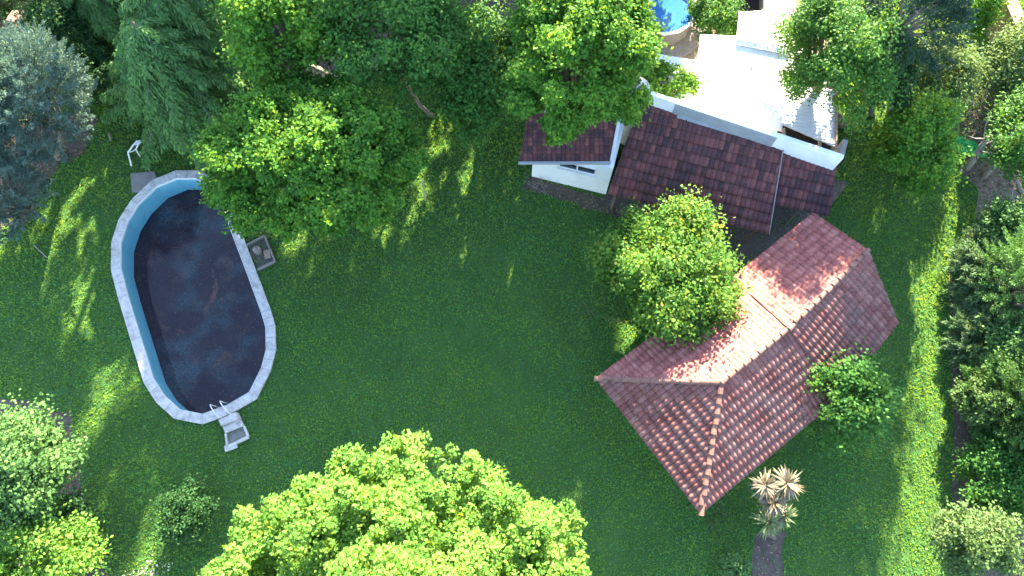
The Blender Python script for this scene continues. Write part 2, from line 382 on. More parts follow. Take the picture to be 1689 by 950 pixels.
def cedar(name, label, cat, base, height, reach, n_br, mat, seed, z0=1.6, group=None, twigs=34, leaf=.17, lean=(0,0), dens=9, bark='bark', tr=.26):
    """conifer of layered boughs whose side sprays hang like feathers"""
    rng = np.random.default_rng(seed); t = empty(name, base); tag(t, label, cat, group)
    base = np.array(base, float); mb = MB()
    apex = base + np.array([lean[0], lean[1], height])
    mb.tube([base-np.array([0,0,.15]), base*.66+apex*.34, base*.33+apex*.67, apex], [tr*1.3, tr*.9, tr*.5, .03], 9)
    Ps, Ts, Ns, Rn = [], [], [], []
    for b in range(n_br):
        f = (b+.5)/n_br; z = z0 + (height-z0-.2)*f**1.1
        az = b*2.39996 + rng.uniform(-.3, .3); L = reach*(1-(z/height))**.75*rng.uniform(.75, 1.15) + .35
        o = base + (apex-base)*(z/height); h = np.array([math.cos(az), math.sin(az), 0.])
        s = np.linspace(0, 1, 12)
        bend = rng.uniform(-.35, .35)*L; side = np.array([-h[1], h[0], 0])
        pts = o + h*(s*L)[:, None] + side*(bend*s**2)[:, None] + np.array([0, 0, 1])*((.22*s - .52*s**2)*L)[:, None]
        mb.tube([tuple(p) for p in pts[::2]], list(np.linspace(.05, .012, 6)*(.6+L/reach)), 5)
        nt_ = max(8, int(twigs*L/reach)); 
        tt = np.repeat(np.linspace(.12, 1.0, nt_), 2); sg = np.tile([1, -1], nt_)
        tl = (.28*L*(1-tt)**.7 + .16)*rng.uniform(.7, 1.2, len(tt))
        pi = np.stack([np.interp(tt, s, pts[:, k]) for k in range(3)], 1)
        tan = unit(np.stack([np.gradient(pts[:, k]) for k in range(3)], 1)); ti = np.stack([np.interp(tt, s, tan[:, k]) for k in range(3)], 1)
        sd_ = unit(np.cross(ti, [0, 0, 1.]))*sg[:, None]
        tdir = unit(ti*.75 + sd_*.8 + rng.normal(size=ti.shape)*.12)
        k = dens; w = np.tile(np.linspace(.05, 1, k), len(tt)); id_ = np.repeat(np.arange(len(tt)), k)
        P = pi[id_] + tdir[id_]*(tl[id_]*w)[:, None] - np.array([0, 0, 1])*(tl[id_]*w**2*.55)[:, None] + rng.normal(size=(len(w), 3))*.025
        T = unit(tdir[id_] - np.array([0, 0, 1])*(w*.9)[:, None] + rng.normal(size=(len(w), 3))*.35)
        Ps.append(P); Ts.append(T); Ns.append(unit(np.array([0, 0, 1.]) + rng.normal(size=(len(w), 3))*.5))
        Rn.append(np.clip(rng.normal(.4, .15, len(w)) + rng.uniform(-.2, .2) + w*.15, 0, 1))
    P = np.concatenate(Ps); n = len(P); Ls = leaf*rng.uniform(.7, 1.3, n)
    V = leaf_quads(P, np.concatenate(Ts), np.concatenate(Ns), Ls, Ls*rng.uniform(.22, .4, n), rng)
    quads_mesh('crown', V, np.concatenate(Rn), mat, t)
    mb.build('trunk', M[bark], t, smooth=True)
    return t

def twiggy(name, label, cat, base, n, length, spread, mat, seed, up=.6, sub=5, group=None, rad=.018, direction=(0,0,0), leaves=None):
    rng = np.random.default_rng(seed); t = empty(name, base); tag(t, label, cat, group); mb = MB(); ends = []
    for i in range(n):
        az = rng.uniform(0, 2*math.pi); d = Vector((math.cos(az)*spread, math.sin(az)*spread, up*rng.uniform(.5, 1.4))) + Vector(direction)
        L = length*rng.uniform(.5, 1.1); d.normalize(); p = Vector(base) + Vector((rng.normal()*.15, rng.normal()*.15, 0)); pts = [p]
        for s in range(5):
            d = (d + Vector(rng.normal(size=3)*.18) - Vector((0,0,.06))).normalized(); p = p + d*L/5; pts.append(p)
        mb.tube(pts, [rad, rad*.85, rad*.7, rad*.5, rad*.35, rad*.15], 5)
        for s in range(sub):
            k = rng.integers(1, 5); q = pts[k]; dd = (d + Vector(rng.normal(size=3)*.7)).normalized(); l2 = L*rng.uniform(.15, .4)
            e = q+dd*l2; mb.tube([q, q+dd*l2*.5+Vector(rng.normal(size=3)*.03), e], [rad*.45, rad*.3, rad*.12], 4); ends.append(e)
    mb.build('branches', mat, t, smooth=True)
    if leaves:
        lm, k, lf = leaves; E = np.array([tuple(e) for e in ends]); idx = rng.integers(0, len(E), k*len(E)//2)
        P = E[idx] + rng.normal(size=(len(idx), 3))*.14; m = len(P); Ls = lf*rng.uniform(.6, 1.3, m)
        V = leaf_quads(P, rng.normal(size=(m, 3)), unit(rng.normal(size=(m, 3))+np.array([0,0,1])), Ls, Ls*.6, rng)
        quads_mesh('foliage', V, rng.random(m), lm, t)
    return t

# ------------------------------------------------------------------ ground
HOLE = [(291,294),(322.5,294),(346,306),(363.5,328),(374,362.6),(401,433.6),(431,515),(438,539),(439,576),(431,607),(411,647),(375,668),
        (334,683),(296,675.5),(270,652),(251.5,623),(230.5,554.6),(209.5,486),(198,441.5),(198.4,399.4),(209.5,365),(228,336),(257,308)]
pool_in = [at(x, y, .12) for x, y in HOLE]
def offset(poly, d):
    """outward offset of a polygon given clockwise or counter-clockwise"""
    n = len(poly); A = sum(poly[i].x*poly[(i+1) % n].y - poly[(i+1) % n].x*poly[i].y for i in range(n))
    s = 1 if A > 0 else -1; out = []
    for i in range(n):
        a, b, c = poly[i-1], poly[i], poly[(i+1) % n]
        e1 = (b-a).to_2d().normalized(); e2 = (c-b).to_2d().normalized()
        n1 = Vector((e1.y, -e1.x))*s; n2 = Vector((e2.y, -e2.x))*s; m = (n1+n2).normalized(); k = d/max(.5, m.dot(n1))
        out.append(Vector((b.x+m.x*k, b.y+m.y*k, b.z)))
    return out
pool_mid = offset(pool_in, .15)
pool_out = offset(pool_in, .40)
# one ground sheet with the pool cut out of it
bm = bmesh.new(); S = 300.0
outer = [bm.verts.new(p) for p in ((-S,-S,0),(S,-S,0),(S,S,0),(-S,S,0))]
inn = [bm.verts.new((p.x, p.y, 0)) for p in pool_mid]
es = [bm.edges.new((outer[i], outer[(i+1) % 4])) for i in range(4)] + [bm.edges.new((inn[i], inn[(i+1) % len(inn)])) for i in range(len(inn))]
bmesh.ops.triangle_fill(bm, use_beauty=True, use_dissolve=False, edges=es)
bmesh.ops.recalc_face_normals(bm, faces=bm.faces)
me = bpy.data.meshes.new("ground"); bm.to_mesh(me); bm.free(); me.materials.append(M['lawn'])
g = bpy.data.objects.new("ground", me); C.objects.link(g); tag(g, kind='structure')

def sheet(name, pts, z, mat, seed=0, jag=.25, sub=6, label=None, cat=None):
    """irregular flat patch lying on the ground"""
    rng = np.random.default_rng(seed); pts = [at(x, y, 0) for x, y in pts]; out = []
    for i in range(len(pts)):
        a, b = pts[i], pts[(i+1) % len(pts)]
        for k in range(sub):
            p = a.lerp(b, k/sub); out.append((p.x+rng.normal()*jag*.5, p.y+rng.normal()*jag*.5, z))
    me = bpy.data.meshes.new(name); me.from_pydata(out, [], [tuple(range(len(out)))]); me.materials.append(mat)
    bm = bmesh.new(); bm.from_mesh(me); bmesh.ops.triangulate(bm, faces=bm.faces); bmesh.ops.recalc_face_normals(bm, faces=bm.faces)
    for f in bm.faces:
        if f.normal.z < 0: f.normal_flip()
    bm.to_mesh(me); bm.free()
    o = bpy.data.objects.new(name, me); C.objects.link(o); tag(o, kind='structure'); return out
bare = []
bare.append(sheet("soil", [(330,-60),(860,-60),(850,60),(700,120),(560,110),(430,200),(330,250),(255,150)], .004, M['soil'], 1, .4))
bare.append(sheet("soil_bed", [(868,286),(905,300),(1000,330),(1060,350),(1065,375),(1000,352),(930,330),(860,310)], .006, M['soil'], 2, .1))
bare.append(sheet("courtyard", [(990,330),(1060,250),(1400,300),(1340,380),(1205,480),(1150,470),(1160,400),(1060,372)], .008, M['paving'], 3, .02))
bare.append(sheet("dirt_path", [(1245,880),(1297,880),(1290,1000),(1236,1000)], .004, M['soil'], 4, .12))
bare.append(sheet("dirt", [(1560,190),(1640,180),(1689,250),(1700,420),(1630,400),(1590,300)], .004, M['dirt'], 5, .4))
bare.append(sheet("leaf_bed", [(-40,200),(110,200),(165,175),(125,260),(60,320),(-40,430)], .006, M['soil'], 6, .5))
bare.append(sheet("yard", [(1050,-60),(1330,-60),(1370,60),(1370,262),(1285,235),(1140,200),(1050,140)], .007, M['dirt'], 7, .2))
bare.append(sheet("dark_soil", [(1566,440),(1600,430),(1800,430),(1800,1000),(1575,1000)], .005, M['soil'], 8, .05))
bare.append(sheet("road", [(50,-60),(150,-60),(-40,110),(-40,40)], .009, M['dirt'], 9, .2))
bare.append(sheet("shrub_bed", [(-40,650),(120,680),(150,860),(200,1000),(-40,1000)], .004, M['soil'], 10, .3))

# grass blades
def grass():
    rng = np.random.default_rng(5); nt_ = 270000; per = 4
    c = [at(-30,-30), at(1720,-30), at(1720,980), at(-30,980)]
    tx = rng.uniform(c[0].x, c[1].x, nt_); ty = rng.uniform(c[3].y, c[0].y, nt_); tv = rng.normal(size=nt_)*.16; ts = rng.uniform(.6, 1.4, nt_)
    x = np.repeat(tx, per)+rng.normal(size=nt_*per)*.028; y = np.repeat(ty, per)+rng.normal(size=nt_*per)*.028; tv = np.repeat(tv, per); ts = np.repeat(ts, per); n = len(x)
    keep = in_poly(x, y, c) & ~in_poly(x, y, pool_out)
    for b in bare: keep &= ~(in_poly(x, y, b) & (rng.random(n) < .93))
    w = np.sin(x*1.3+np.sin(y*.9)*2)+np.sin(y*1.7+np.sin(x*.6)*2)+np.sin(x*3.1+y*2.3+np.sin(x*1.9)*2)*.7
    keep &= rng.random(n) < np.clip(.82+.1*w, .4, 1)
    x, y, w, tv, ts = x[keep], y[keep], w[keep], tv[keep], ts[keep]; n = len(x)
    az = rng.uniform(0, 2*math.pi, n); h = rng.uniform(.03, .08, n)*ts; lean = rng.uniform(.2, 1.0, n)*h
    wd = rng.uniform(.012, .024, n)*ts; d = np.stack([np.cos(az), np.sin(az)], 1); s = np.stack([-d[:, 1], d[:, 0]], 1)
    V = np.zeros((n, 3, 3), np.float32)
    V[:, 0, 0] = x-s[:, 0]*wd; V[:, 0, 1] = y-s[:, 1]*wd; V[:, 1, 0] = x+s[:, 0]*wd; V[:, 1, 1] = y+s[:, 1]*wd
    V[:, 2, 0] = x+d[:, 0]*lean; V[:, 2, 1] = y+d[:, 1]*lean; V[:, 2, 2] = h
    rnd = np.clip(rng.normal(.42, .14, n)+w*.06+tv, 0, 1)
    o = mesh_np("lawn_grass", V.reshape(-1, 3), np.arange(n*3, dtype=np.int32).reshape(n, 3), M['grass'], None, np.repeat(rnd, 3))
    tag(o, "short green mown grass covering the garden", "grass", kind='stuff')
    # broad-leaved weeds in drifts
    m = 80000; x = rng.uniform(c[0].x, c[1].x, m); y = rng.uniform(c[3].y, c[0].y, m)
    f = np.sin(x*.9+2*np.sin(y*.5+1))+np.sin(y*1.1+2*np.sin(x*.7))+np.sin(x*2.7-y*2.1)*.8
    k = in_poly(x, y, c) & ~in_poly(x, y, pool_out) & (rng.random(m) < np.clip(.35+.2*f, .08, .9))
    x, y = x[k], y[k]; idx = np.repeat(np.arange(len(x)), 5); n2 = len(idx); a = rng.uniform(0, 2*math.pi, n2); sz = rng.uniform(.018, .048, len(x))[idx]
    P = np.stack([x[idx]+np.cos(a)*sz*.6, y[idx]+np.sin(a)*sz*.6, rng.uniform(.02, .06, n2)], 1); T = np.stack([np.cos(a), np.sin(a), rng.uniform(-.3, .5, n2)], 1)
    V2 = leaf_quads(P, T, unit(np.array([0, 0, 1.])+rng.normal(size=(n2, 3))*.3), sz*1.4, sz*.9, rng)
    o = quads_mesh("lawn_weeds", V2, np.clip(rng.normal(.42, .22, len(x))[idx], 0, 1), M['weed'], None)
    tag(o, "small broad-leaved weeds and clover growing in drifts through the lawn", "weeds", kind='stuff')
grass()
def litter():
    rng = np.random.default_rng(8); Ps = []
    for b, k in zip(bare, (3500, 300, 500, 60, 1200, 1500, 900, 800, 100, 700)):
        b = np.array(b); x = rng.uniform(b[:, 0].min(), b[:, 0].max(), k*2); y = rng.uniform(b[:, 1].min(), b[:, 1].max(), k*2)
        m = in_poly(x, y, b); Ps.append(np.stack([x[m], y[m], rng.uniform(.012, .05, m.sum())], 1))
    P = np.concatenate(Ps); n = len(P)
    V = leaf_quads(P, rng.normal(size=(n, 3))*np.array([1,1,.2]), unit(np.array([0,0,1.])+rng.normal(size=(n, 3))*.25), rng.uniform(.07, .16, n), rng.uniform(.05, .1, n), rng)
    o = quads_mesh("fallen_leaves", V, rng.random(n), M['litter'], None)
    tag(o, "dry brown fallen leaves scattered under the trees", "leaves", kind='stuff')
litter()

# ------------------------------------------------------------------ swimming pool
pool = empty("swimming_pool", at(318, 490, 0)); tag(pool, "long oval blue swimming pool with pale concrete rim and dark murky water", "swimming pool")
n = len(pool_in); zt, zw, zb = .12, -1.15, -1.9
mb = MB()
for i in range(n):
    j = (i+1) % n; a, b, c, d = pool_in[i], pool_in[j], pool_out[j], pool_out[i]
    mb.add([(a.x,a.y,zt),(b.x,b.y,zt),(c.x,c.y,zt),(d.x,d.y,zt),(a.x,a.y,0.02),(b.x,b.y,.02),(c.x,c.y,-.05),(d.x,d.y,-.05)],
           [(0,1,2,3),(7,6,5,4),(0,4,5,1),(2,6,7,3)])
cop = mb.build('coping', M['concrete'], pool)
for i in range(n):
    for f in (0, .5):
        a = pool_in[i].lerp(pool_in[(i+1) % n], f); b = pool_out[i].lerp(pool_out[(i+1) % n], f); mb = MB(); mb.beam((a.x,a.y,.119), (b.x,b.y,.119), .012, .006); mb.build('joint', M['bark'], pool)
mb = MB(); lin = offset(pool_in, .03)
for i in range(n):
    j = (i+1) % n; a, b = lin[i], lin[j]
    mb.add([(a.x,a.y,.02),(b.x,b.y,.02),(b.x,b.y,zb),(a.x,a.y,zb)], [(0,1,2,3)])
mb.add([(p.x,p.y,zb) for p in lin], [tuple(range(n))])
mb.build('basin', M['liner'], pool)
# dark tide of dirt where the water has dropped
mb = MB(); wl = offset(pool_in, .028)
mb.add([(p.x,p.y,zw) for p in wl], [tuple(range(n))])
mb.build('water', M['water'], pool)
rim = offset(pool_in, .002); mb = MB()
for i in range(n):
    j = (i+1) % n; a, b, c, d = offset(pool_in, -.012)[i], offset(pool_in, -.012)[j], rim[j], rim[i]
    mb.add([(a.x,a.y,zt+.004),(b.x,b.y,zt+.004),(c.x,c.y,zt+.012),(d.x,d.y,zt+.012),(a.x,a.y,.0),(b.x,b.y,.0)], [(0,1,2,3),(0,4,5,1)])
mb.build('edge_trim', M['whitemetal'], pool)
rng = np.random.default_rng(3)
ax_ = np.array([[p.x, p.y] for p in pool_in]); k = 3200
x = rng.uniform(ax_[:, 0].min(), ax_[:, 0].max(), k); y = rng.uniform(ax_[:, 1].min(), ax_[:, 1].max(), k)
m_ = in_poly(x, y, offset(pool_in, -.1)); P = np.stack([x[m_], y[m_], np.full(m_.sum(), zw+.006)], 1); k = len(P)
V = leaf_quads(P, rng.normal(size=(k, 3))*np.array([1,1,0.]), np.tile([0,0,1.], (k, 1)), rng.uniform(.015, .06, k), rng.uniform(.012, .04, k), rng)
o = quads_mesh("floating_leaves", V, rng.random(k)**1.8*.8, M['litter'], None)
tag(o, "small dead leaves floating on the dark pool water", "leaves", kind='stuff')
# handrails of the pool ladder, on the rim at its lower end
lad = empty("pool_ladder", at(370, 672, .12)); tag(lad, "pair of bent metal handrails at the lower end of the long pool", "ladder")
for a, b in (((357,674),(368,690)), ((373,668),(385,684))):
    p0 = at(*b, .12); p1 = at(*a, .12); d = (p1-p0).normalized(); mb = MB()
    mb.tube([p0, p0+Vector((0,0,.45)), p0+Vector((0,0,.62))+d*.12, p1+Vector((0,0,.62))-d*.05, p1+Vector((0,0,.5))+d*.12, p1+d*.16+Vector((0,0,-.9))], .022, 8)
    mb.build('handrail', M['whitemetal'], lad, smooth=True)
# concrete steps and foot basin outside the rim
stp = empty("pool_steps", at(385, 705, 0)); tag(stp, "pale concrete steps with a foot basin below the long pool", "steps")
A, B, Cc, D = at(365.5,694,0), at(394,681,0), at(404,703,0), at(374,715,0)
mb = MB(); m1, m2 = A.lerp(D, .48), B.lerp(Cc, .48)
mb.prism([A, B, m2, m1], 0, .34); mb.build('upper_step', M['concrete'], stp, .01)
mb = MB(); mb.prism([m1+(D-A)*.01, m2+(Cc-B)*.01, Cc, D], 0, .20); mb.build('lower_step', M['concrete'], stp, .01)
E, F = at(411,721,0), at(377,738,0)
D2, C2 = D.lerp(F, .02), Cc.lerp(E, .02)
mb = MB()
for a, b in ((D2, F), (F, E), (E, C2)): mb.beam((a.x,a.y,.08), (b.x,b.y,.08), .12 if a is F else .08, .16)
mb.box((F.x+.12, F.y+.02, .06), (.5,.25,.13), R(20)); mb.build('basin_kerb', M['concrete'], stp, .008)
mb = MB(); mb.prism([D2, C2, E, F], .0, .035); mb.build('basin_floor', M['concrete_dark'], stp)
# pump pit beside the rim
pit = empty("pump_pit", at(432, 418, 0)); tag(pit, "small square open concrete pit beside the right rim of the long pool", "pump pit")
q = [at(408,406,0), at(438,391,0), at(455,432,0), at(427,446,0)]
mb = MB()
for i in (0, 1, 2): a, b = q[i], q[(i+1) % 4]; mb.beam((a.x,a.y,.09), (b.x,b.y,.09), .07, .2)
mb.build('kerb', M['concrete_dark'], pit, .008)
mb = MB(); mb.prism([p for p in q], .0, .02); mb.build('floor', M['paving'], pit)
cen = sum(q, Vector())/4; mb = MB(); mb.tube([cen+Vector((-.15,.1,.02)), cen+Vector((-.15,.1,.3)), cen+Vector((-.1,.1,.34))], [.17,.17,.08], 14)
mb.build('pump_drum', M['concrete_dark'], pit, smooth=False)
mb = MB(); mb.beam(cen+Vector((.33,-.25,.06)), cen+Vector((.22,.15,.09)), .28, .05); mb.build('cover_board', M['wood'], pit, .005)
# slab at the head of the pool
o_ = MB(); o_.prism([at(216,287,0), at(255,283,0), at(262,300,0), at(232,318,0), at(219,318,0)], 0, .07)
tag(o_.build("paving_slab", M['concrete_dark'], None, .01), "worn paving slab at the upper left corner of the pool rim", "slab")

# ------------------------------------------------------------------ tiled roofs
def tile_slope(name, poly, eave_a, eave_b, mat, parent, tw=.20, th=.37, amp=.03, step=.024, uoff=0):
    """one roof plane of real overlapping tiles, clipped to poly; eave runs a->b"""
    poly = [Vector(p) for p in poly]; a = Vector(eave_a); u = (Vector(eave_b)-a).normalized()
    nrm = Vector((0,0,0))
    for i in range(len(poly)): nrm += poly[i].cross(poly[(i+1) % len(poly)])
    nrm.normalize()
    if nrm.z < 0: nrm = -nrm
    cen = sum(poly, Vector())/len(poly)
    flat = lambda p: Vector((p.x, p.y, cen.z-((p.x-cen.x)*nrm.x+(p.y-cen.y)*nrm.y)/nrm.z))
    poly = [flat(p) for p in poly]; a = flat(a); u = (flat(Vector(eave_b))-a).normalized()
    v = nrm.cross(u).normalized()
    if (cen-a).dot(v) < 0: v = -v
    us = [(p-a).dot(u) for p in poly]; vs = [(p-a).dot(v) for p in poly]
    i0, i1 = math.floor(min(us)/tw)-1, math.ceil(max(us)/tw)+1; j0, j1 = math.floor(min(vs)/th)-1, math.ceil(max(vs)/th)+1
    K = 8; ug = []; 
    for i in range(i0, i1):
        for k in range(K): ug.append(i+k/K)
    ug.append(i1); ug = np.array(ug); prof = amp*(.5-.5*np.cos(2*np.pi*ug))**.8
    rng = np.random.default_rng(int(abs(a.x*100))+7)
    rows = []; UV = []; V = []
    for j in range(j0, j1):
        jit = rng.normal(size=i1-i0+2)*.004
        for vv, hh in ((j+.001, step), (j+.5, step*.5), (j+.999, 0.0)):
            ji = jit[np.clip((ug-i0).astype(int), 0, len(jit)-1)]
            H = prof + hh + ji*(1 if hh else 0)
            pts = np.array(a)[None]+np.array(u)[None]*(ug*tw)[:, None]+np.array(v)[None]*(vv*th)+np.array(nrm)[None]*H[:, None]
            V.append(pts); UV.append(np.stack([ug+uoff+1e-4, np.full_like(ug, vv)], 1))
    nr = len(V); nu = len(ug); V = np.concatenate(V); UV = np.concatenate(UV)
    ii, jj = np.meshgrid(np.arange(nu-1), np.arange(nr-1)); b0 = (jj*nu+ii).ravel(); F = np.stack([b0, b0+1, b0+nu+1, b0+nu], 1)
    off = np.array(parent_loc(parent))
    o = mesh_np(name, V-off, F, mat, parent, world_coords=False); me = o.data
    uvl = me.uv_layers.new(name="UVMap"); uvl.data.foreach_set("uv", UV[F.ravel()].astype(np.float32).ravel())
    bm = bmesh.new(); bm.from_mesh(me); m = len(poly); offv = Vector(off)
    for i in range(m):
        p, q = poly[i]-offv, poly[(i+1) % m]-offv; e = (q-p).normalized(); pn = e.cross(nrm)
        if (cen-offv-p).dot(pn) > 0: pn = -pn
        bmesh.ops.bisect_plane(bm, geom=bm.verts[:]+bm.edges[:]+bm.faces[:], plane_co=p, plane_no=pn, clear_outer=True)
    for f in bm.faces:
        if f.normal.dot(nrm) < 0: f.normal_flip()
    bm.to_mesh(me); bm.free(); me.update()
    # underside board so the roof has thickness
    mb = MB(); k = len(poly); lo = [p-nrm*.01 for p in poly]; lo2 = [p-nrm*.10 for p in poly]
    mb.add(lo+lo2, [tuple(range(k)), tuple(range(2*k-1, k-1, -1))]+[(i, (i+1) % k, k+(i+1) % k, k+i) for i in range(k)])
    mb.build('roof_deck', M['wood_edge'], o if False else parent)
    return o
M['wood_edge'] = mat_basic("eave_board", [(.16,.09,.075),(.24,.14,.11)], 5, .85, .2, 20)
def ridge_caps(name, a, b, mat, parent, r=.095, L=.36, lift=.03):
    """overlapping half-round cap tiles from a (low) to b (high)"""
    a, b = Vector(a), Vector(b); d = (b-a); n = max(1, round(d.length/L)); L = d.length/n; d.normalize()
    x = d.cross(Vector((0,0,1))).normalized(); y = x.cross(d).normalized(); K = 8
    verts = []; faces = []; uvs = []; rng = np.random.default_rng(n)
    for i in range(n):
        p = a+d*(i*L); base = len(verts); tw = rng.normal()*.012
        for (s, rr, h) in ((-.03, r*1.12, lift), (L, r*.86, 0.0), ):
            for k in range(K+1):
                t = math.pi*(k/K); verts.append(p+d*s+x*(math.cos(t)*rr+tw)+y*(math.sin(t)*rr+h-.02))
        for k in range(K):
            faces.append((base+k, base+k+1, base+K+2+k, base+K+1+k)); uvs.append(i)
        # thick lower lip
        c = len(verts)
        for k in range(K+1):
            t = math.pi*(k/K); verts.append(p+d*(-.03)+x*(math.cos(t)*(r*.9)+tw)+y*(math.sin(t)*(r*.9)+lift-.03))
        for k in range(K): faces.append((base+k, c+k, c+k+1, base+k+1)); uvs.append(i)
    off = Vector(parent_loc(parent)); me = bpy.data.meshes.new(name); me.from_pydata([tuple(v-off) for v in verts], [], faces)
    uvl = me.uv_layers.new(name="UVMap")
    for p in me.polygons:
        for li in p.loop_indices: uvl.data[li].uv = (uvs[p.index]+.5, n+.5)
        p.use_smooth = False
    me.materials.append(mat); o = bpy.data.objects.new(name, me); C.objects.link(o); o.parent = parent; return o

# --- hipped house, lower right
ZE, ZR = 2.65, 3.88
house = empty("house", at(1240, 600, 0)); tag(house, "long bent house with a reddish hipped tile roof beside the round bush", "house")
W = at(982,624,ZE); Sx = at(1155,848,ZE); AP = at(1190,632,ZR)
Q = at(1300,543,ZR)                      # where the two wings meet on the ridge
nwE = at(1207,458,ZE)                    # foot of the joint, courtyard side
NWB = at(1340,352,ZE); RE = at(1432,412,ZR); SEB = at(1480,533,ZE)
dse = (at(1480,533,ZE)-at(1440,580,ZE)).normalized()
sj = at(1372,640,ZE)                     # foot of the joint, far side
seA = Sx + (at(1330,702,ZE)-Sx).normalized()*((sj-Sx).length)
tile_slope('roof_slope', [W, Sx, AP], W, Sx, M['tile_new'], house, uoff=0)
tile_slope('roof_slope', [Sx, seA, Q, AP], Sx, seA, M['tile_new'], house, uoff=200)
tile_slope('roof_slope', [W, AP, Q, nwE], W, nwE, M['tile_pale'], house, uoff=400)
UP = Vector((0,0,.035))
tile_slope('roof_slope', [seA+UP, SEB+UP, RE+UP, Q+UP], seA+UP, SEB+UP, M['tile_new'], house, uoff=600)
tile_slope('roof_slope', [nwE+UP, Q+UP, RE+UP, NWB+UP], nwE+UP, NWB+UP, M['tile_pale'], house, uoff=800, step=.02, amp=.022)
UQ = Vector((0,0,.05))
ridge_caps('ridge_cap', Sx+UQ, AP+UQ, M['tile_ridge'], house)
ridge_caps('ridge_cap', W+UQ, AP+UQ, M['tile_ridge'], house)
ridge_caps('ridge_cap', AP+UQ, Q+UQ, M['tile_ridge'], house)
ridge_caps('ridge_cap', Q+UQ+UP, RE+UQ+UP, M['tile_ridge'], house)
foot = offset([W, Sx, seA, SEB, NWB, nwE], -.55)
mb = MB(); mb.prism(foot, -.1, ZE-.02)
mb.build('wall', M['whitewall'], house)
mb = MB(); g0, g1 = foot[3], foot[4]; gm = g0.lerp(g1, .5)
mb.add([(g0.x,g0.y,ZE-.02),(g1.x,g1.y,ZE-.02),(gm.x,gm.y,ZR-.25)]+[(g0.x-.15,g0.y-.15,ZE-.02),(g1.x-.15,g1.y-.15,ZE-.02),(gm.x-.15,gm.y-.15,ZR-.25)],
       [(0,1,2),(5,4,3),(0,3,4,1),(1,4,5,2),(2,5,3,0)]); mb.build('gable', M['whitewall'], house)

# --- older building with low mossy roofs, upper middle
old = empty("cottage", at(1150, 300, 0)); tag(old, "white walled cottage with dark mossy tile roofs under the overhanging tree", "house")
zl, zh = 2.0, 3.25
a0, a1 = at(1002,318,zl), at(1267,387,zl); b0, b1 = at(1060,160,zh), at(1292,238,zh)
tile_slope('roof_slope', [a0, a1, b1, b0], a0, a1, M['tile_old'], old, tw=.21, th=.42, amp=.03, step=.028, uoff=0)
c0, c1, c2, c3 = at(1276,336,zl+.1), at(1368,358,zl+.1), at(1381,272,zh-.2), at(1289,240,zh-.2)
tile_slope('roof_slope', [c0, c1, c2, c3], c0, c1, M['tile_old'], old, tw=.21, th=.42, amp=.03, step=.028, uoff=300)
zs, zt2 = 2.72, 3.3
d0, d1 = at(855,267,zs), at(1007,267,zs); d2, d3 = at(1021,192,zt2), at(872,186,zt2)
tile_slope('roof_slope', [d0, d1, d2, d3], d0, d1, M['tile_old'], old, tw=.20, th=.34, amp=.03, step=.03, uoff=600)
mb = MB(); mb.beam(d0+Vector((0,-.05,0)), d1+Vector((0,-.05,0)), .10, .14); mb.build('gutter', M['greymetal'], old, .01)
mb = MB(); mb.beam(d1+Vector((.03,0,.06)), d2+Vector((.03,0,.06)), .14, .07); mb.build('verge_flashing', M['fibro'], old, .005)
# barge edge of the large slope
mb = MB(); mb.beam(a1+Vector((.02,0,.02)), b1+Vector((.02,0,.02)), .05, .10); mb.build('verge', M['concrete_dark'], old, .005)
# small wing: white wall with a band window
w0, w1 = at(877,291,0), at(999,321,0); wu = (w1-w0).normalized(); wn = Vector((-wu.y, wu.x, 0))
mb = MB(); mb.prism([w0, w1, w1+wn*2.3, w0+wn*2.0], -.1, 2.62); mb.build('wall', M['whitewall'], old)
for k0, k1, k2, k3, ins in ((a0, a1, b1, b0, .34), (c0, c1, c2, c3, .6)):
    bod = [k0+(k3-k0)*ins+(k1-k0)*.02, k1+(k2-k1)*ins-(k1-k0)*.04, k2-(k2-k3)*.04, k3+(k2-k3)*.02]
    mb = MB(); mb.prism([(p.x, p.y) for p in bod], -.1, [p.z-.14 for p in bod]); mb.build('wall', M['whitewall'], old)
for k0, k1 in ((a0, a1), (c0, c1)):
    for f in (.05, .5, .93):
        p = k0.lerp(k1, f)+(b0-a0).normalized()*.25; mb = MB(); mb.box((p.x,p.y,(zl-.1)/2), (.08,.08,zl-.12)); mb.build('veranda_post', M['bark'], old)
# window band on the small wing
t0, t1 = .34, .80; L_ = (w1-w0).length; zc = 2.0
win = MB(); pa = w0+wu*(t0*L_)-wn*.03; pb = w0+wu*(t1*L_)-wn*.03
for z in (zc-.24, zc+.24): win.beam((pa.x,pa.y,z), (pb.x,pb.y,z), .08, .05)
for f in (0, .5, 1): p = pa.lerp(pb, f); win.beam((p.x,p.y,zc-.24), (p.x,p.y,zc+.24), .06, .06, up=Vector((0,1,0)))
wo_ = win.build('window', M['whitewall'], old)
for f0, f1 in ((.02, .48), (.52, .98)):
    g_ = MB(); p, q_ = pa.lerp(pb, f0)+wn*.0, pa.lerp(pb, f1)+wn*.0; g_.beam((p.x,p.y,zc), (q_.x,q_.y,zc), .03, .42); g_.build('pane', M['glass'], wo_)
mb = MB(); p, q_ = pa-wn*.06-wu*.06, pb-wn*.06+wu*.06; mb.beam((p.x,p.y,zc-.29), (q_.x,q_.y,zc-.29), .16, .05); mb.build('sill', M['whitewall'], wo_)
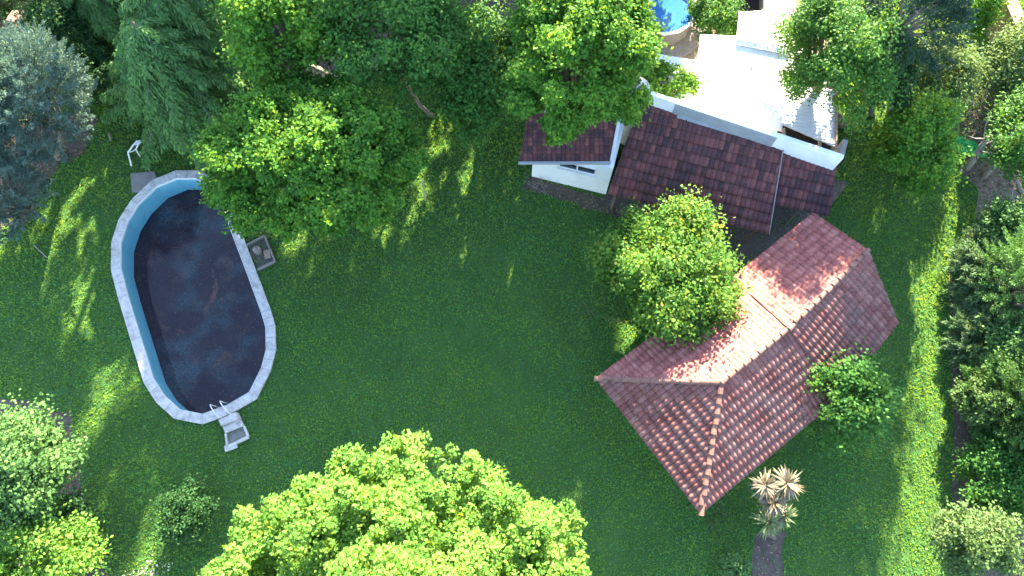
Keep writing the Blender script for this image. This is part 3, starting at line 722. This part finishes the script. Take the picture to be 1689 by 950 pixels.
# parapet wall behind the roofs
pz = 3.95
pp0, pp1, pp2 = at(1060,152,pz), at(1293,225,pz), at(1391,262,pz)
pn = Vector((-(pp2-pp0).y, (pp2-pp0).x, 0)).normalized()
mb = MB(); mb.prism([pp0, pp2, pp2+pn*.2, pp0+pn*.2], -.1, pz); mb.build('parapet', M['whitewall'], old, .01)
mb = MB(); e0, e1 = pp2+pn*.2, pp2+pn*.9; mb.prism([e0-(pp2-pp0).normalized()*.2, e0, e1, e1-(pp2-pp0).normalized()*.2], -.1, [pz, pz, pz+.0, pz+.0]); mb.build('parapet', M['concrete_dark'], old, .01)
gp0, gp1 = at(1112,170,pz), at(1285,222,pz)
mb = MB(); o_n = pn*-.012; mb.prism([(pp0.x+(pp2-pp0).x*f+o_n.x*g, pp0.y+(pp2-pp0).y*f+o_n.y*g) for f, g in ((.17,0),(.68,0),(.68,2.5),(.17,2.5))], 2.9, pz-.06); mb.build('grey_strip', M['greymetal'], old)  # grey sheet over part of the white parapet face
# flashing along the top of the big slope
f0_, f1_ = at(1120,184,3.24), at(1247,223,3.24); sl = (b0-a0).normalized()
mb = MB(); mb.add([f0_-sl*.30+UQ, f1_-sl*.26+UQ, f1_+sl*.05+UQ, f0_+sl*.08+UQ, f0_-sl*.30+UQ*.2, f1_-sl*.26+UQ*.2, f1_+sl*.05+UQ*.2, f0_+sl*.08+UQ*.2],
   [(0,1,2,3),(7,6,5,4),(0,4,5,1),(1,5,6,2),(2,6,7,3),(3,7,4,0)]); mb.build('grey_strip', M['greymetal'], old)
f0_, f1_ = at(1287,233,3.26), at(1297,237,3.26)
mb = MB(); mb.beam(f0_+UQ, f1_+UQ, .5, .04); mb.build('grey_strip', M['greymetal'], old)
vt = empty("roof_vent", at(1246, 220, 3.4)); tag(vt, "small slatted wooden crate vent on the mossy roof", "vent")
vc = at(1246,222,3.3); ang = math.atan2((a1-a0).y, (a1-a0).x)
for i in (-1, 0, 1):
    mb = MB(); p = vc+Vector((math.cos(ang), math.sin(ang), 0))*i*.13; mb.box((p.x,p.y,3.42), (.09,.42,.05), ang); mb.build('slat', M['wood'], vt, .004)
mb = MB(); mb.box((vc.x,vc.y,3.3), (.36,.38,.18), ang); mb.build('box', M['dark'], vt)

# --- neighbour sheet roofs
def ribbed(name, poly, mat, parent, per=.2, amp=.02, thick=.05, along=None):
    poly = [Vector(p) for p in poly]; u = (poly[1]-poly[0]).normalized() if along is None else along
    return sheet_roof(name, poly, u, mat, parent, per, amp)
def sheet_roof(name, poly, u, mat, parent, per, amp):
    nrm = (poly[1]-poly[0]).cross(poly[2]-poly[1]).normalized()
    if nrm.z < 0: nrm = -nrm
    v = nrm.cross(u).normalized(); a = poly[0]; us = [(p-a).dot(u) for p in poly]; vs = [(p-a).dot(v) for p in poly]
    K = 6; ug = np.arange(math.floor(min(us)/per)*K, math.ceil(max(us)/per)*K+1)/K
    prof = amp*np.sin(2*np.pi*ug); vv = np.linspace(min(vs), max(vs), 6)
    V = np.concatenate([np.array(a)+np.array(u)*(ug*per)[:, None]+np.array(v)*w+np.array(nrm)*prof[:, None] for w in vv])
    nu = len(ug); ii, jj = np.meshgrid(np.arange(nu-1), np.arange(5)); b = (jj*nu+ii).ravel()
    off = np.array(parent_loc(parent)); o = mesh_np(name, V-off, np.stack([b, b+1, b+nu+1, b+nu], 1), mat, parent, world_coords=False)
    bm = bmesh.new(); bm.from_mesh(o.data); offv = Vector(off); cen = sum(poly, Vector())/len(poly)
    # convex clip
    for i in range(len(poly)):
        p, q = poly[i]-offv, poly[(i+1) % len(poly)]-offv; pn = (q-p).normalized().cross(nrm)
        if (cen-offv-p).dot(pn) > 0: pn = -pn
        bmesh.ops.bisect_plane(bm, geom=bm.verts[:]+bm.edges[:]+bm.faces[:], plane_co=p, plane_no=pn, clear_outer=True)
    g2 = bmesh.ops.extrude_face_region(bm, geom=bm.faces[:]); bmesh.ops.translate(bm, verts=[e for e in g2['geom'] if isinstance(e, bmesh.types.BMVert)], vec=(0,0,-.05))
    bmesh.ops.recalc_face_normals(bm, faces=bm.faces); bm.to_mesh(o.data); bm.free(); return o
shed = empty("annex", at(1230, 150, 0)); tag(shed, "flat roofed annex under blinding white sheet roofing", "building")
zz = 2.9
ribbed('roof', [at(1145,166,zz), at(1290,217,zz), at(1302,62,zz), at(1155,57,zz)], M['whiteroof'], shed, .25, .004)
ribbed('roof', [at(1214,72,zz+.13), at(1304,90,zz+.13), at(1312,14,zz+.13), at(1219,20,zz+.13)], M['whiteroof'], shed, .25, .004)
ribbed('roof', [at(1262,26,zz+.02), at(1310,26,zz+.02), at(1320,-60,zz+.02), at(1262,-60,zz+.02)], M['whiteroof'], shed, .25, .004)
mb = MB(); mb.prism([at(1152,160,zz), at(1288,208,zz), at(1300,70,zz), at(1160,62,zz)], -.1, zz-.07); mb.build('wall', M['whitewall'], shed)
mb = MB(); q4 = at(1240,108,zz+.02); mb.tube([q4, q4+Vector((0,0,.12)), q4+Vector((0,0,.14))], [.05,.05,.08], 10); mb.build('vent_pipe', M['greymetal'], shed)
po = empty("lean_to", at(1345, 180, 0)); tag(po, "grey corrugated lean-to roof in dappled shade right of the white roof", "shed")
zk = 2.75
ribbed('roof', [at(1288,204,zk), at(1352,232,zk), at(1378,242,zk), at(1381,110,zk), at(1300,60,zk)], M['fibro'], po, .16, .014, along=(at(1381,110,zk)-at(1378,242,zk)).normalized())
for px, py in ((1353,238),(1377,240),(1378,120)):
    p = at(px, py, zk-.1); mb = MB(); mb.box((p.x,p.y,(zk-.1)/2), (.1,.1,zk-.1)); mb.build('post', M['wood'], po)
mb = MB(); mb.beam(at(1379,244,zk+.02), at(1382,110,zk+.02), .06, .10); mb.build('edge_board', M['wood'], po)
for a_, b_ in ((at(1292,212,2.95), at(1293,226,2.95)), (at(1352,233,2.95), at(1352,243,2.95))): mb = MB(); mb.beam(a_, b_, .12, .1); mb.build('bracket', M['wood'], po)
mb = MB(); mb.prism([at(1290,206,1.9), at(1392,244,1.9), at(1394,262,1.9), at(1290,230,1.9)], 0, 1.9); mb.build('gap_shade', M['dark'], po)  # dark block filling the gap by the parapet, its shade put into the colour
mb = MB(); mb.prism([at(1070,160,2.86), at(1150,180,2.86), at(1150,100,2.86), at(1082,88,2.86)], -.1, 2.86); mb.build('terrace', M['whitewall'], shed)
# water tank
tk = empty("water_tank", at(1062, 142, 3.0)); tag(tk, "round pale grey water tank half hidden by leaves at the roof corner", "water tank")
c_ = at(1052,142,4.1); mb = MB(); mb.tube([(c_.x,c_.y,2.9),(c_.x,c_.y,3.9)], .52, 24); mb.build('drum', M['fibro'], tk)
mb = MB(); mb.tube([(c_.x,c_.y,3.9),(c_.x,c_.y,3.98),(c_.x,c_.y,4.08)], [.56,.54,.2], 24); mb.build('lid', M['greymetal'], tk)
mb = MB(); p = at(1072,160,3.2); mb.box((p.x,p.y,1.5), (.8,.5,3.3), ang); mb.build('plinth', M['whitewall'], tk, .01)
mb = MB(); mb.box((c_.x,c_.y,1.42), (.9,.9,2.9), ang); mb.build('plinth', M['whitewall'], tk, .01)
# round neighbour pool
rp = empty("round_pool", at(1092, 15, 0)); tag(rp, "round above ground pool with bright blue water behind the tall tree", "swimming pool")
c_ = at(1093,8,1.1); k = 14; rr = 1.65
ring = lambda r_, z: [(c_.x+math.cos(2*math.pi*i/k+.2)*r_, c_.y+math.sin(2*math.pi*i/k+.2)*r_, z) for i in range(k)]
mb = MB(); mb.add(ring(rr, 0)+ring(rr, 1.1), [(i, (i+1) % k, k+(i+1) % k, k+i) for i in range(k)]); mb.build('side', M['concrete_dark'], rp)
mb = MB(); mb.add(ring(rr-.07, 1.12)+ring(rr+.08, 1.12)+ring(rr+.08, 1.06)+ring(rr-.07, 1.0), [(i, (i+1) % k, k+(i+1) % k, k+i) for i in range(k)]+[(k+i, k+(i+1) % k, 2*k+(i+1) % k, 2*k+i) for i in range(k)]+[(3*k+i, 3*k+(i+1) % k, (i+1) % k, i) for i in range(k)]); mb.build('rim', M['whitewall'], rp)
mb = MB(); mb.add(ring(rr-.07, .85), [tuple(range(k))]); mb.build('water', M['poolcover'], rp)
mb = MB(); mb.tube([(c_.x,c_.y,0),(c_.x,c_.y,.12)], 2.45, 18)
o = mb.build("round_pool_base", M['concrete_dark'], None, .01); o.name = "concrete_pad"; tag(o, "round grey concrete pad around the small blue pool", "pad")
# sunken concrete yard tank at the top edge
ct_ = empty("concrete_tank", at(1236, 5, 0)); tag(ct_, "dark square concrete tank with pale rim at the top edge beside the white roof", "tank")
q = [at(1205,-30,1.2), at(1262,-30,1.2), at(1262,14,1.2), at(1250,24,1.2), at(1208,18,1.2)]
mb = MB(); 
for i in range(5): a, b = q[i], q[(i+1) % 5]; mb.beam((a.x,a.y,.6), (b.x,b.y,.6), .14, 1.2)
mb.build('side', M['concrete_dark'], ct_, .01); mb = MB(); mb.prism(q, .0, .5); mb.build('floor', M['dark'], ct_)

# ------------------------------------------------------------------ boundary walls, fence
def wall_run(name, label, a, b, h, w, mat, capm=None):
    e = empty(name, a); tag(e, label, "wall"); a, b = Vector(a), Vector(b)
    mb = MB(); mb.beam((a.x,a.y,h/2-.05), (b.x,b.y,h/2-.05), w, h+.1); mb.build('panel', mat, e, .01)
    mb = MB(); mb.beam((a.x,a.y,h+.052), (b.x,b.y,h+.052), w+.08, .06); mb.build('coping', capm or mat, e, .008)
wall_run("boundary_wall", "brown boundary wall crossing the upper left corner by the pale lane", at(50,-60,1.2), at(-60,100,1.2), 1.6, .35, M['brick'])
wall_run("boundary_wall", "tan boundary wall in the upper right corner above the dry bush", at(1640,-50,1.6), at(1683,48,1.6), 1.7, .55, M['brick'])
shd = empty("lean_roof", at(20, 20, 0)); tag(shd, "pinkish sheet roof of a small shelter in the upper left corner", "shelter")
mb = MB(); qq = [at(10,34,1.7), at(22,18,1.7), at(42,17,1.8), at(31,36,1.8)]; mb.prism(qq, 1.7, 1.76); mb.build('roof', M['brick'], shd)
for p in qq: mb = MB(); mb.box((p.x*.99,p.y,.85), (.07,.07,1.7)); mb.build('post', M['wood'], shd)
fen = empty("wire_fence", at(1572, 640, 0)); tag(fen, "low wire fence with thin posts between bright grass strip and dark thicket", "fence")
fa, fb = at(1568,425,0), at(1578,960,0); nfp = 9
for i in range(nfp):
    p = fa.lerp(fb, i/(nfp-1)); mb = MB(); mb.tube([(p.x,p.y,-.1),(p.x,p.y,.95)], .024, 6); mb.build('post', M['bark'], fen)
mb = MB()
for z in (.2,.45,.7,.92): mb.tube([(fa.x,fa.y,z),(fb.x,fb.y,z)], .003, 4)
L_ = (fb-fa).length
mb.build('wires', M['bark'], fen)

# ------------------------------------------------------------------ small garden things
# bent white tube frame beside the pool head
tf = empty("tube_frame", at(220, 262, 0)); tag(tf, "bent white metal tube frame lying on the grass above the pool", "garden frame")
mb = MB(); a, b, c, d = at(217,274,.05), at(211,251,.45), at(226,232,.85), at(231,258,.05)
mb.tube([a, b, c, c+Vector((.12,-.02,-.05)), at(224,246,.6), d], .038, 8)
mb.build('rail', M['whitemetal'], tf, smooth=True)
mb = MB(); mb.tube([b, at(218,250,.5), at(224,246,.6)], .022, 6); mb.tube([c, at(218,240,.6), at(214,250,.45)], .02, 6)
mb.build('crossbar', M['whitemetal'], tf, smooth=True)
mb = MB(); p = at(228,236,.8); mb.box((p.x,p.y,.84), (.28,.16,.05), .5); mb.build('plate', M['whitemetal'], tf, .005)
def post(name, label, cat, a, b, za, zb_, r, mat):
    mb = MB(); p, q = at(*a, za), at(*b, zb_); mb.tube([p, p.lerp(q, .5)+Vector((.01,0,0)), q], [r, r*.9, r*.8], 8); tag(mb.build(name, mat), label, cat)
post("stake", "thin pale wooden stake standing on the lawn under the round leafy tree", "stake", (702,331), (696,297), 0, 1.0, .04, M['palebark'])
post("stick", "thin stick lying on the shaded grass near the left edge", "stick", (56,404), (77,425), .04, .04, .03, M['palebark'])
post("stump", "short dark stump in the sunlit streak near the frame", "stump", (183,232), (179,218), 0, .5, .07, M['bark'])
# green tarp
tp = MB(); rng = np.random.default_rng(21); c4 = [at(1560,240,.3), at(1612,262,.3), at(1636,252,.3), at(1588,222,.3)]
gv = []
for j in range(9):
    for i in range(13):
        p = c4[0].lerp(c4[1], i/12).lerp(c4[3].lerp(c4[2], i/12), j/8); gv.append((p.x+rng.normal()*.03, p.y+rng.normal()*.03, .22+rng.normal()*.07))
gf = [(j*13+i, j*13+i+1, (j+1)*13+i+1, (j+1)*13+i) for j in range(8) for i in range(12)]
tp.add(gv, gf); o = tp.build("tarpaulin", M['green_net']); sm = o.modifiers.new("t", 'SOLIDIFY'); sm.thickness = .02
tag(o, "crumpled bright green tarpaulin on the ground among the right hand trunks", "tarpaulin")

# ------------------------------------------------------------------ spiky yucca clump
yu = empty("yucca", at(1272, 872, 0)); tag(yu, "spiky yucca with straw coloured leaf rosettes right of the tiled hip", "yucca")
rng = np.random.default_rng(12); base = at(1272, 885, 0)
stems = MB()
for i, (px, py, z, L, mt, nl) in enumerate(((1262,800,2.6,.62,'straw',75),(1299,797,2.7,.66,'straw',80),(1276,829,2.4,.58,'straw',70),(1266,862,1.7,.62,'yucca',75),(1293,850,1.8,.55,'yucca',60))):
    c_ = at(px, py, z); az = rng.uniform(0, 2*math.pi, nl); el = rng.uniform(-.5, 1.25, nl)
    d = np.stack([np.cos(az)*np.cos(el), np.sin(az)*np.cos(el), np.sin(el)], 1); Ls = L*rng.uniform(.75, 1.15, nl)
    s = unit(np.cross(d, [0,0,1.]))*.032
    V = []; c_n = np.array(c_)
    for k in range(nl):
        o0 = c_n+d[k]*.05; m0 = c_n+d[k]*Ls[k]*.5; t0_ = c_n+d[k]*Ls[k]-np.array([0,0,.12*Ls[k]])
        V.append([o0-s[k]*.6, o0+s[k]*.6, m0+s[k]*1.1, m0-s[k]*1.1]); V.append([m0-s[k]*1.1, m0+s[k]*1.1, t0_+s[k]*.08, t0_-s[k]*.08])
    V = np.array(V, np.float32); quads_mesh('leaf_rosette', V, np.repeat(rng.random(nl), 2), M[mt], yu)
    stems.tube([base+Vector((rng.normal()*.1, rng.normal()*.1, -.1)), (base+c_)/2+Vector((0,0,.15)), c_], [.11,.09,.07], 8)
stems.build('stem', M['bark'], yu, smooth=True)

exec_trees = True
# ------------------------------------------------------------------ trees
def px_m(px, py, z):  # metres per photo pixel at that point
    return (at(px+10, py, z)-at(px, py, z)).length/10
def BL(label, base, crown, zc, rpx, rz, n_cl, cr, n_leaf, leaf, mat, seed, name='broadleaf_tree', cat='tree', **kw):
    s = px_m(*crown, zc); rp = rpx if hasattr(rpx, '__len__') else (rpx, rpx)
    return broadleaf(name, label, cat, at(*base), at(*crown, zc), (rp[0]*s, rp[1]*s, rz), n_cl, cr, n_leaf, leaf, M[mat], seed, **kw)

BL("huge bright green tree filling the bottom middle edge", (800,965), (680,994), 5.0, (308,236), 4.0, 3400, .30, 80, .13, 'bright', 1, tr=.35, low=-.1, shoots=.0, limbs=40, boughs=170, bough_r=.42)
BL("round big-leaved tree with visible pale limbs beside the upper end of the pool", (585,360), (516,268), 4.5, (166,136), 2.3, 1900, .29, 55, .14, 'lime', 2, tr=.25, bark='palebark', shoots=.12, limbs=110, inner=.35, boughs=80, bough_r=.5)
BL("tall bright tree overhanging the cottage and the round pool", (905,190), (948,98), 6.0, (124,126), 3.2, 1500, .30, 55, .14, 'lime', 3, tr=.28, shoots=.12, limbs=34, boughs=60, bough_r=.5)
BL("sunlit tree crown at the top edge above the pool's round leafy neighbour", (590,150), (468,50), 5.6, (88,110), 3.0, 650, .42, 60, .15, 'lime', 4, tr=.22, shoots=.25, bark='palebark')
BL("dark leafy tree at the top edge between two brighter crowns", (715,190), (650,75), 5.2, (120,100), 3.0, 600, .44, 55, .14, 'mid', 5, tr=.09, shoots=.2, bark='bark', limbs=40, )
BL("shaded leafy tree in front of the cottage's left roof end", (810,185), (800,125), 3.4, (95,98), 1.9, 360, .55, 55, .15, 'mid', 6, tr=.18, shoots=.2)
BL("bushy tree with yellowish and pinkish leaves filling the corner between the two houses", (1120,520), (1100,448), 2.9, (104,106), 2.2, 760, .42, 60, .14, 'mixed', 7, tr=.18, shoots=.22, low=-.5, boughs=26, bough_r=.85)
twiggy("sapling", "spindly leafy sapling rising through the left side of the round bush", "sapling", at(1072,545), 16, 3.4, .35, M['bark'], 64, up=1.4, sub=10, rad=.02, leaves=(M['mid'], 26, .14))
BL("small round green tree touching the far eave of the hipped house", (1368,690), (1384,655), 2.4, (58,72), 1.9, 260, .36, 55, .13, 'mid', 8, tr=.12, shoots=.2, low=-.6)
BL("fine leaved dark tree hanging over the lean-to roof", (1392,205), (1374,95), 5.0, (76,112), 2.6, 520, .45, 60, .12, 'mid', 9, tr=.2, shoots=.15)
BL("small vivid yellow-green tree at the foot of the leaning pine", (1500,300), (1512,240), 2.6, (58,66), 1.9, 300, .36, 50, .14, 'lime', 10, tr=.12, shoots=.25, low=-.5)
BL("grey-green tree at the left edge below the pool", (30,880), (40,775), 3.8, (78,82), 2.6, 420, .45, 55, .13, 'greygreen', 11, tr=.2, shoots=.25)
BL("light green bush in the bottom left corner", (40,985), (55,935), 3.0, (85,75), 2.0, 380, .42, 55, .13, 'bright', 12, tr=.15, shoots=.2, name='bush', cat='bush')
BL("small dark rounded shrub alone on the lawn below the pool", (312,858), (308,842), 1.1, (43,42), 1.0, 160, .26, 55, .10, 'deep', 13, tr=.06, low=-.8, name='shrub', cat='shrub', shoots=.15)
BL("low bush behind the round pool at the top edge", (1185,45), (1185,25), 1.2, (42,45), 1.1, 200, .35, 50, .12, 'mid', 14, tr=.08, low=-.7, name='bush', cat='bush')
BL("bushy yellow-green vine mat on the low roof beside the water tank", (1105,150), (1106,134), 3.15, (46,34), .3, 95, .26, 34, .13, 'lime', 15, tr=.06, low=-.6, name='vine', cat='vine', shoots=.2)
BL("white flowering low shrub at the bottom edge beside the dirt path", (1212,940), (1210,932), .5, (24,22), .5, 60, .2, 40, .10, 'greygreen', 16, tr=.03, low=-.8, name='shrub', cat='shrub')
BL("pale olive bush in the bottom right corner beside the bright grass strip", (1600,930), (1605,895), 2.2, (52,48), 1.6, 300, .36, 55, .12, 'olive', 17, tr=.1, low=-.6, name='bush', cat='bush', shoots=.25)
BL("light leafy bush above the green tarpaulin", (1590,215), (1545,120), 2.2, (52,60), 1.6, 260, .4, 50, .12, 'olive', 18, tr=.1, low=-.6, name='bush', cat='bush', shoots=.25)
BL("yellowish bush on the right edge below the tan wall", (1680,180), (1680,110), 2.2, (42,66), 1.6, 240, .4, 50, .12, 'olive', 19, tr=.1, low=-.6, name='bush', cat='bush', shoots=.25)
BL("dense dark green bush on the right edge below the dry bush", (1690,320), (1685,235), 2.4, (50,70), 1.8, 260, .42, 50, .12, 'mid', 20, tr=.1, low=-.6, name='bush', cat='bush', shoots=.2)
BL("vivid green bush at the top edge left of the tan wall", (1600,60), (1610,15), 1.8, (34,34), 1.4, 160, .36, 45, .12, 'lime', 22, tr=.08, low=-.6, name='bush', cat='bush', shoots=.2)
BL("dark green bush in the lower right thicket above the olive bush", (1640,850), (1652,800), 1.4, (55,60), 1.2, 260, .38, 50, .12, 'mid', 23, tr=.1, low=-.6, name='bush', cat='bush', shoots=.25)
BL("yellow hedge bush in the very upper left corner behind the brown wall", (-10,20), (-12,-12), 1.6, (44,44), 1.4, 160, .36, 45, .12, 'olive', 24, tr=.08, low=-.6, name='bush', cat='bush', shoots=.2)
BL("dark scrubby bush below the grey-green tree on the left", (90,930), (105,885), 1.4, (52,60), 1.3, 240, .38, 50, .12, 'deep', 25, tr=.08, low=-.6, name='bush', cat='bush', shoots=.2)
BL("dark bush between the blue-grey conifer and the upper left lane", (130,75), (112,50), 1.8, (50,50), 1.6, 300, .42, 50, .12, 'deep', 26, tr=.1, low=-.6, name='bush', cat='bush', shoots=.2)

def PL(label, base, crown, zc, rpx, rz, n_pl, pl, pr, nl, leaf, mat, seed, name, cat='tree', **kw):
    s = px_m(*crown, zc); rp = rpx if hasattr(rpx, '__len__') else (rpx, rpx)
    return plume_crown(name, label, cat, at(*base), at(*crown, zc), (rp[0]*s, rp[1]*s, rz), n_pl, pl, pr, nl, leaf, M[mat], seed, **kw)
BL("dark leafy tree between the fine leaved tree and the long bare pine trunk", (1440,190), (1446,110), 3.4, (46,88), 2.2, 330, .42, 55, .13, 'deep', 27, tr=.12)
BL("small dark bush hidden between the blue-grey conifer and the cedars", (150,150), (150,125), 1.4, (38,44), 1.2, 180, .34, 50, .12, 'deep', 28, tr=.08, low=-.7, name='bush', cat='bush')
BL("leafy ground shrub filling the thicket beside the lowest fence posts", (1650,740), (1668,745), .9, (45,60), .8, 220, .32, 50, .12, 'greygreen', 29, tr=.06, low=-.8, name='shrub', cat='shrub')
BL("grey-green bush between the two cane clumps and the right edge", (1668,620), (1668,600), 1.9, (40,52), 1.5, 260, .34, 50, .12, 'greygreen', 61, tr=.08, low=-.7, name='bush', cat='bush', shoots=.2)
BL("olive green bush behind the pale bare branches on the right", (1632,700), (1630,668), 1.5, (34,46), 1.2, 200, .32, 50, .12, 'olive', 62, tr=.08, low=-.7, name='bush', cat='bush', shoots=.2)
BL("leafy green bush at the foot of the bare trunks above the canes", (1665,395), (1668,380), 1.6, (40,44), 1.3, 200, .34, 50, .12, 'greygreen', 63, tr=.08, low=-.7, name='bush', cat='bush', shoots=.2)
PL("blue-grey conifer with pointed sprays on the upper left edge", (95,260), (50,165), 4.0, (76,92), 3.0, 620, 1.2, .34, 150, .12, 'blue', 31, 'conifer')
PL("blue-grey conifer on the left edge below the larger conifer", (20,370), (5,320), 2.6, (52,62), 2.4, 300, 1.0, .30, 130, .12, 'blue', 32, 'conifer')
cedar("cedar", "large drooping cedar with feathery boughs above the white tube frame", "tree", at(324,172), 6.0, 4.6, 95, M['cedar'], 33, twigs=50, z0=1.6, dens=12, leaf=.2)
cedar("cedar", "shaded drooping cedar at the top edge left of the sunlit crown", "tree", at(345,110), 7.0, 4.4, 80, M['cedar'], 34, twigs=46, z0=1.8, dens=11, leaf=.2)
cedar("cedar", "drooping cedar at the top edge left of the other two cedars", "tree", at(205,40), 4.4, 3.6, 70, M['cedar'], 36, twigs=46, z0=1.5, dens=11, leaf=.2)
# leaning pine with a bare trunk
pn_ = plume_crown("pine", "dark pine with a long bare leaning trunk in the upper right", "tree", at(1470,195), at(1505,25,6.2), (2.3,2.3,1.6), 240, .9, .28, 110, .13, M['pine'], 35, tr=.17, up=.3, bark='palebark')
# right hand thicket
PL("tall pale cane clump along the wire fence on the right", (1625,520), (1642,455), 1.2, (50,78), 1.1, 420, 1.1, .34, 80, .26, 'cane', 41, 'cane', 'cane', width=.16, up=.8, tipdroop=.5, low=-.7)
PL("lower cane clump behind the wire fence in the right thicket", (1640,590), (1656,560), 1.1, (58,66), 1.0, 360, 1.1, .34, 80, .24, 'cane', 42, 'cane', 'cane', width=.16, up=.8, tipdroop=.5, low=-.7)
PL("green conifer on the right edge behind the canes", (1700,560), (1698,470), 2.6, (52,90), 2.2, 300, 1.0, .28, 110, .13, 'cedar', 43, 'conifer')
PL("blue-green pine at the right edge beside the bare branches", (1700,720), (1700,670), 2.4, (60,90), 2.0, 380, 1.0, .30, 110, .14, 'greygreen', 44, 'pine')
PL("low dark pine in the right thicket beside the bare branches", (1640,730), (1662,680), 1.3, (55,70), 1.1, 300, .9, .30, 110, .14, 'cedar', 45, 'pine')
twiggy("dry_bush", "dry bare bush with pale tangled twigs in the upper right", "bush", at(1632,195), 130, 3.0, .85, M['palebark'], 51, up=1.1, sub=11, rad=.024, leaves=(M['greygreen'], 4, .10))
twiggy("dry_branches", "pale bare branches sticking out of the lower right thicket", "branches", at(1655,720), 26, 2.2, .9, M['palebark'], 52, up=.9, sub=7, leaves=(M['greygreen'], 14, .11))
twiggy("dry_weed", "small leafless weed against the cottage's white wall", "plant", at(895,312), 12, .9, .6, M['palebark'], 53, up=.7, sub=5, rad=.008)
twiggy("weed", "low weed beside the lower tip of the tiled hip", "plant", at(1180,850), 14, .8, .9, M['bark'], 54, up=.5, sub=5, rad=.008, leaves=(M['mid'], 10, .09))
twiggy("weed", "pale seedhead weed at the bottom edge between lawn and bush", "plant", at(245,945), 10, .8, .8, M['palebark'], 55, up=.8, sub=5, rad=.008, leaves=(M['flower'], 8, .09))
# bare trunks below the tarpaulin
def bare_trunk(label, a, b, zb_, seed):
    e = empty("bare_trunk", at(*a)); tag(e, label, "tree"); mb = MB(); p, q = at(*a), at(*b, zb_); rng = np.random.default_rng(seed)
    mb.tube([p-Vector((0,0,.1)), p.lerp(q, .35)+Vector((.05,0,0)), p.lerp(q, .7), q], [.17,.14,.12,.06], 9); mb.build('trunk', M['palebark'], e, smooth=True)
    mb = MB()
    for i in range(7):
        s = p.lerp(q, rng.uniform(.4, .95)); d = Vector(rng.normal(size=3)); d.z = abs(d.z); d.normalize(); mb.tube([s, s+d*.6, s+d*1.1+Vector((0,0,.2))], [.04,.025,.008], 5)
    mb.build('branches', M['palebark'], e, smooth=True)
bare_trunk("bare leaning trunk beside the green tarpaulin", (1594,278), (1630,225), 2.6, 1)
bare_trunk("second bare trunk right of the green tarpaulin", (1622,290), (1668,240), 2.6, 2)
bare_trunk("bare trunk on the dirt at the upper end of the cane clump", (1628,378), (1672,330), 2.4, 3)

# unseen trees added beyond the top edge, crowns shaped to shade the garden: x, y, crown bottom, crown top, radius, leaf density
def north(label, x, y, z0, z1, r, dn, seed, mat='mid'):
    return broadleaf("broadleaf_tree", label, "tree", (x, y, 0), (x, y, (z0+z1)/2), (r, r, (z1-z0)/2), int(130*r*dn), .7, 45, .26, M[mat], seed, tr=.2, low=-.8, limbs=14, shoots=.2)
for i, (x, y, z0, z1, r, dn) in enumerate(((-28,27,1.5,8,2.6,1),(-22.5,31,8.8,12,2.0,.5),(-9.2,31,8.4,12.4,2.7,1),(-10.4,31.5,12.4,16.5,1.7,.45),(-14.2,31.5,11,14,1.2,.5),(-12,30,1.5,6.5,2.0,1),(-7.5,30,2,6.8,2.4,1),(-3.3,33,9,15,2.3,.7),
                                  (0,30,9.2,16,2.8,.9),(-2.6,31,1.5,6.2,2.6,.9),(1.5,31,1.5,6.4,2.4,.9),(4.4,29,2,13,2.6,1),(7.4,29.5,3,13,1.8,1),(18.4,27,3,15,2.2,1),(27.5,27,2,7,2.2,1))):
    north("tall leafy tree added unseen beyond the top edge to shade the garden", x, y, z0, z1, r, dn, 100+i)["group"] = "unseen shade trees beyond the top edge"
rng_n = np.random.default_rng(77)  # sieve of slim unseen trees, added to cut the lawn sunlight into streaks
for i, x in enumerate((-22.2,-20.6,-19.5,-18.1,-17.1,-15.8,-14.7,-13.3,-12.2,-6.0,-5.1,-4.0,-3.3,-2.1,-1.3,-.2,.6,1.9,2.7)):
    r = .36+rng_n.random()*.14; z1 = (10.6 if x < -10 else 9.3)+rng_n.random()*1.2
    broadleaf("streak_poplar", "slender upright poplar added unseen beyond the top edge to streak the sunlight", "tree", (x, 32+rng_n.random(), 0), (x, 32.5, z1*.56), (r, r, z1*.44), 90, .28, 40, .2, M['mid'], 300+i, tr=.06, low=-.95, limbs=6, shoots=.1, boughs=0, group="added streak trees beyond the top edge")
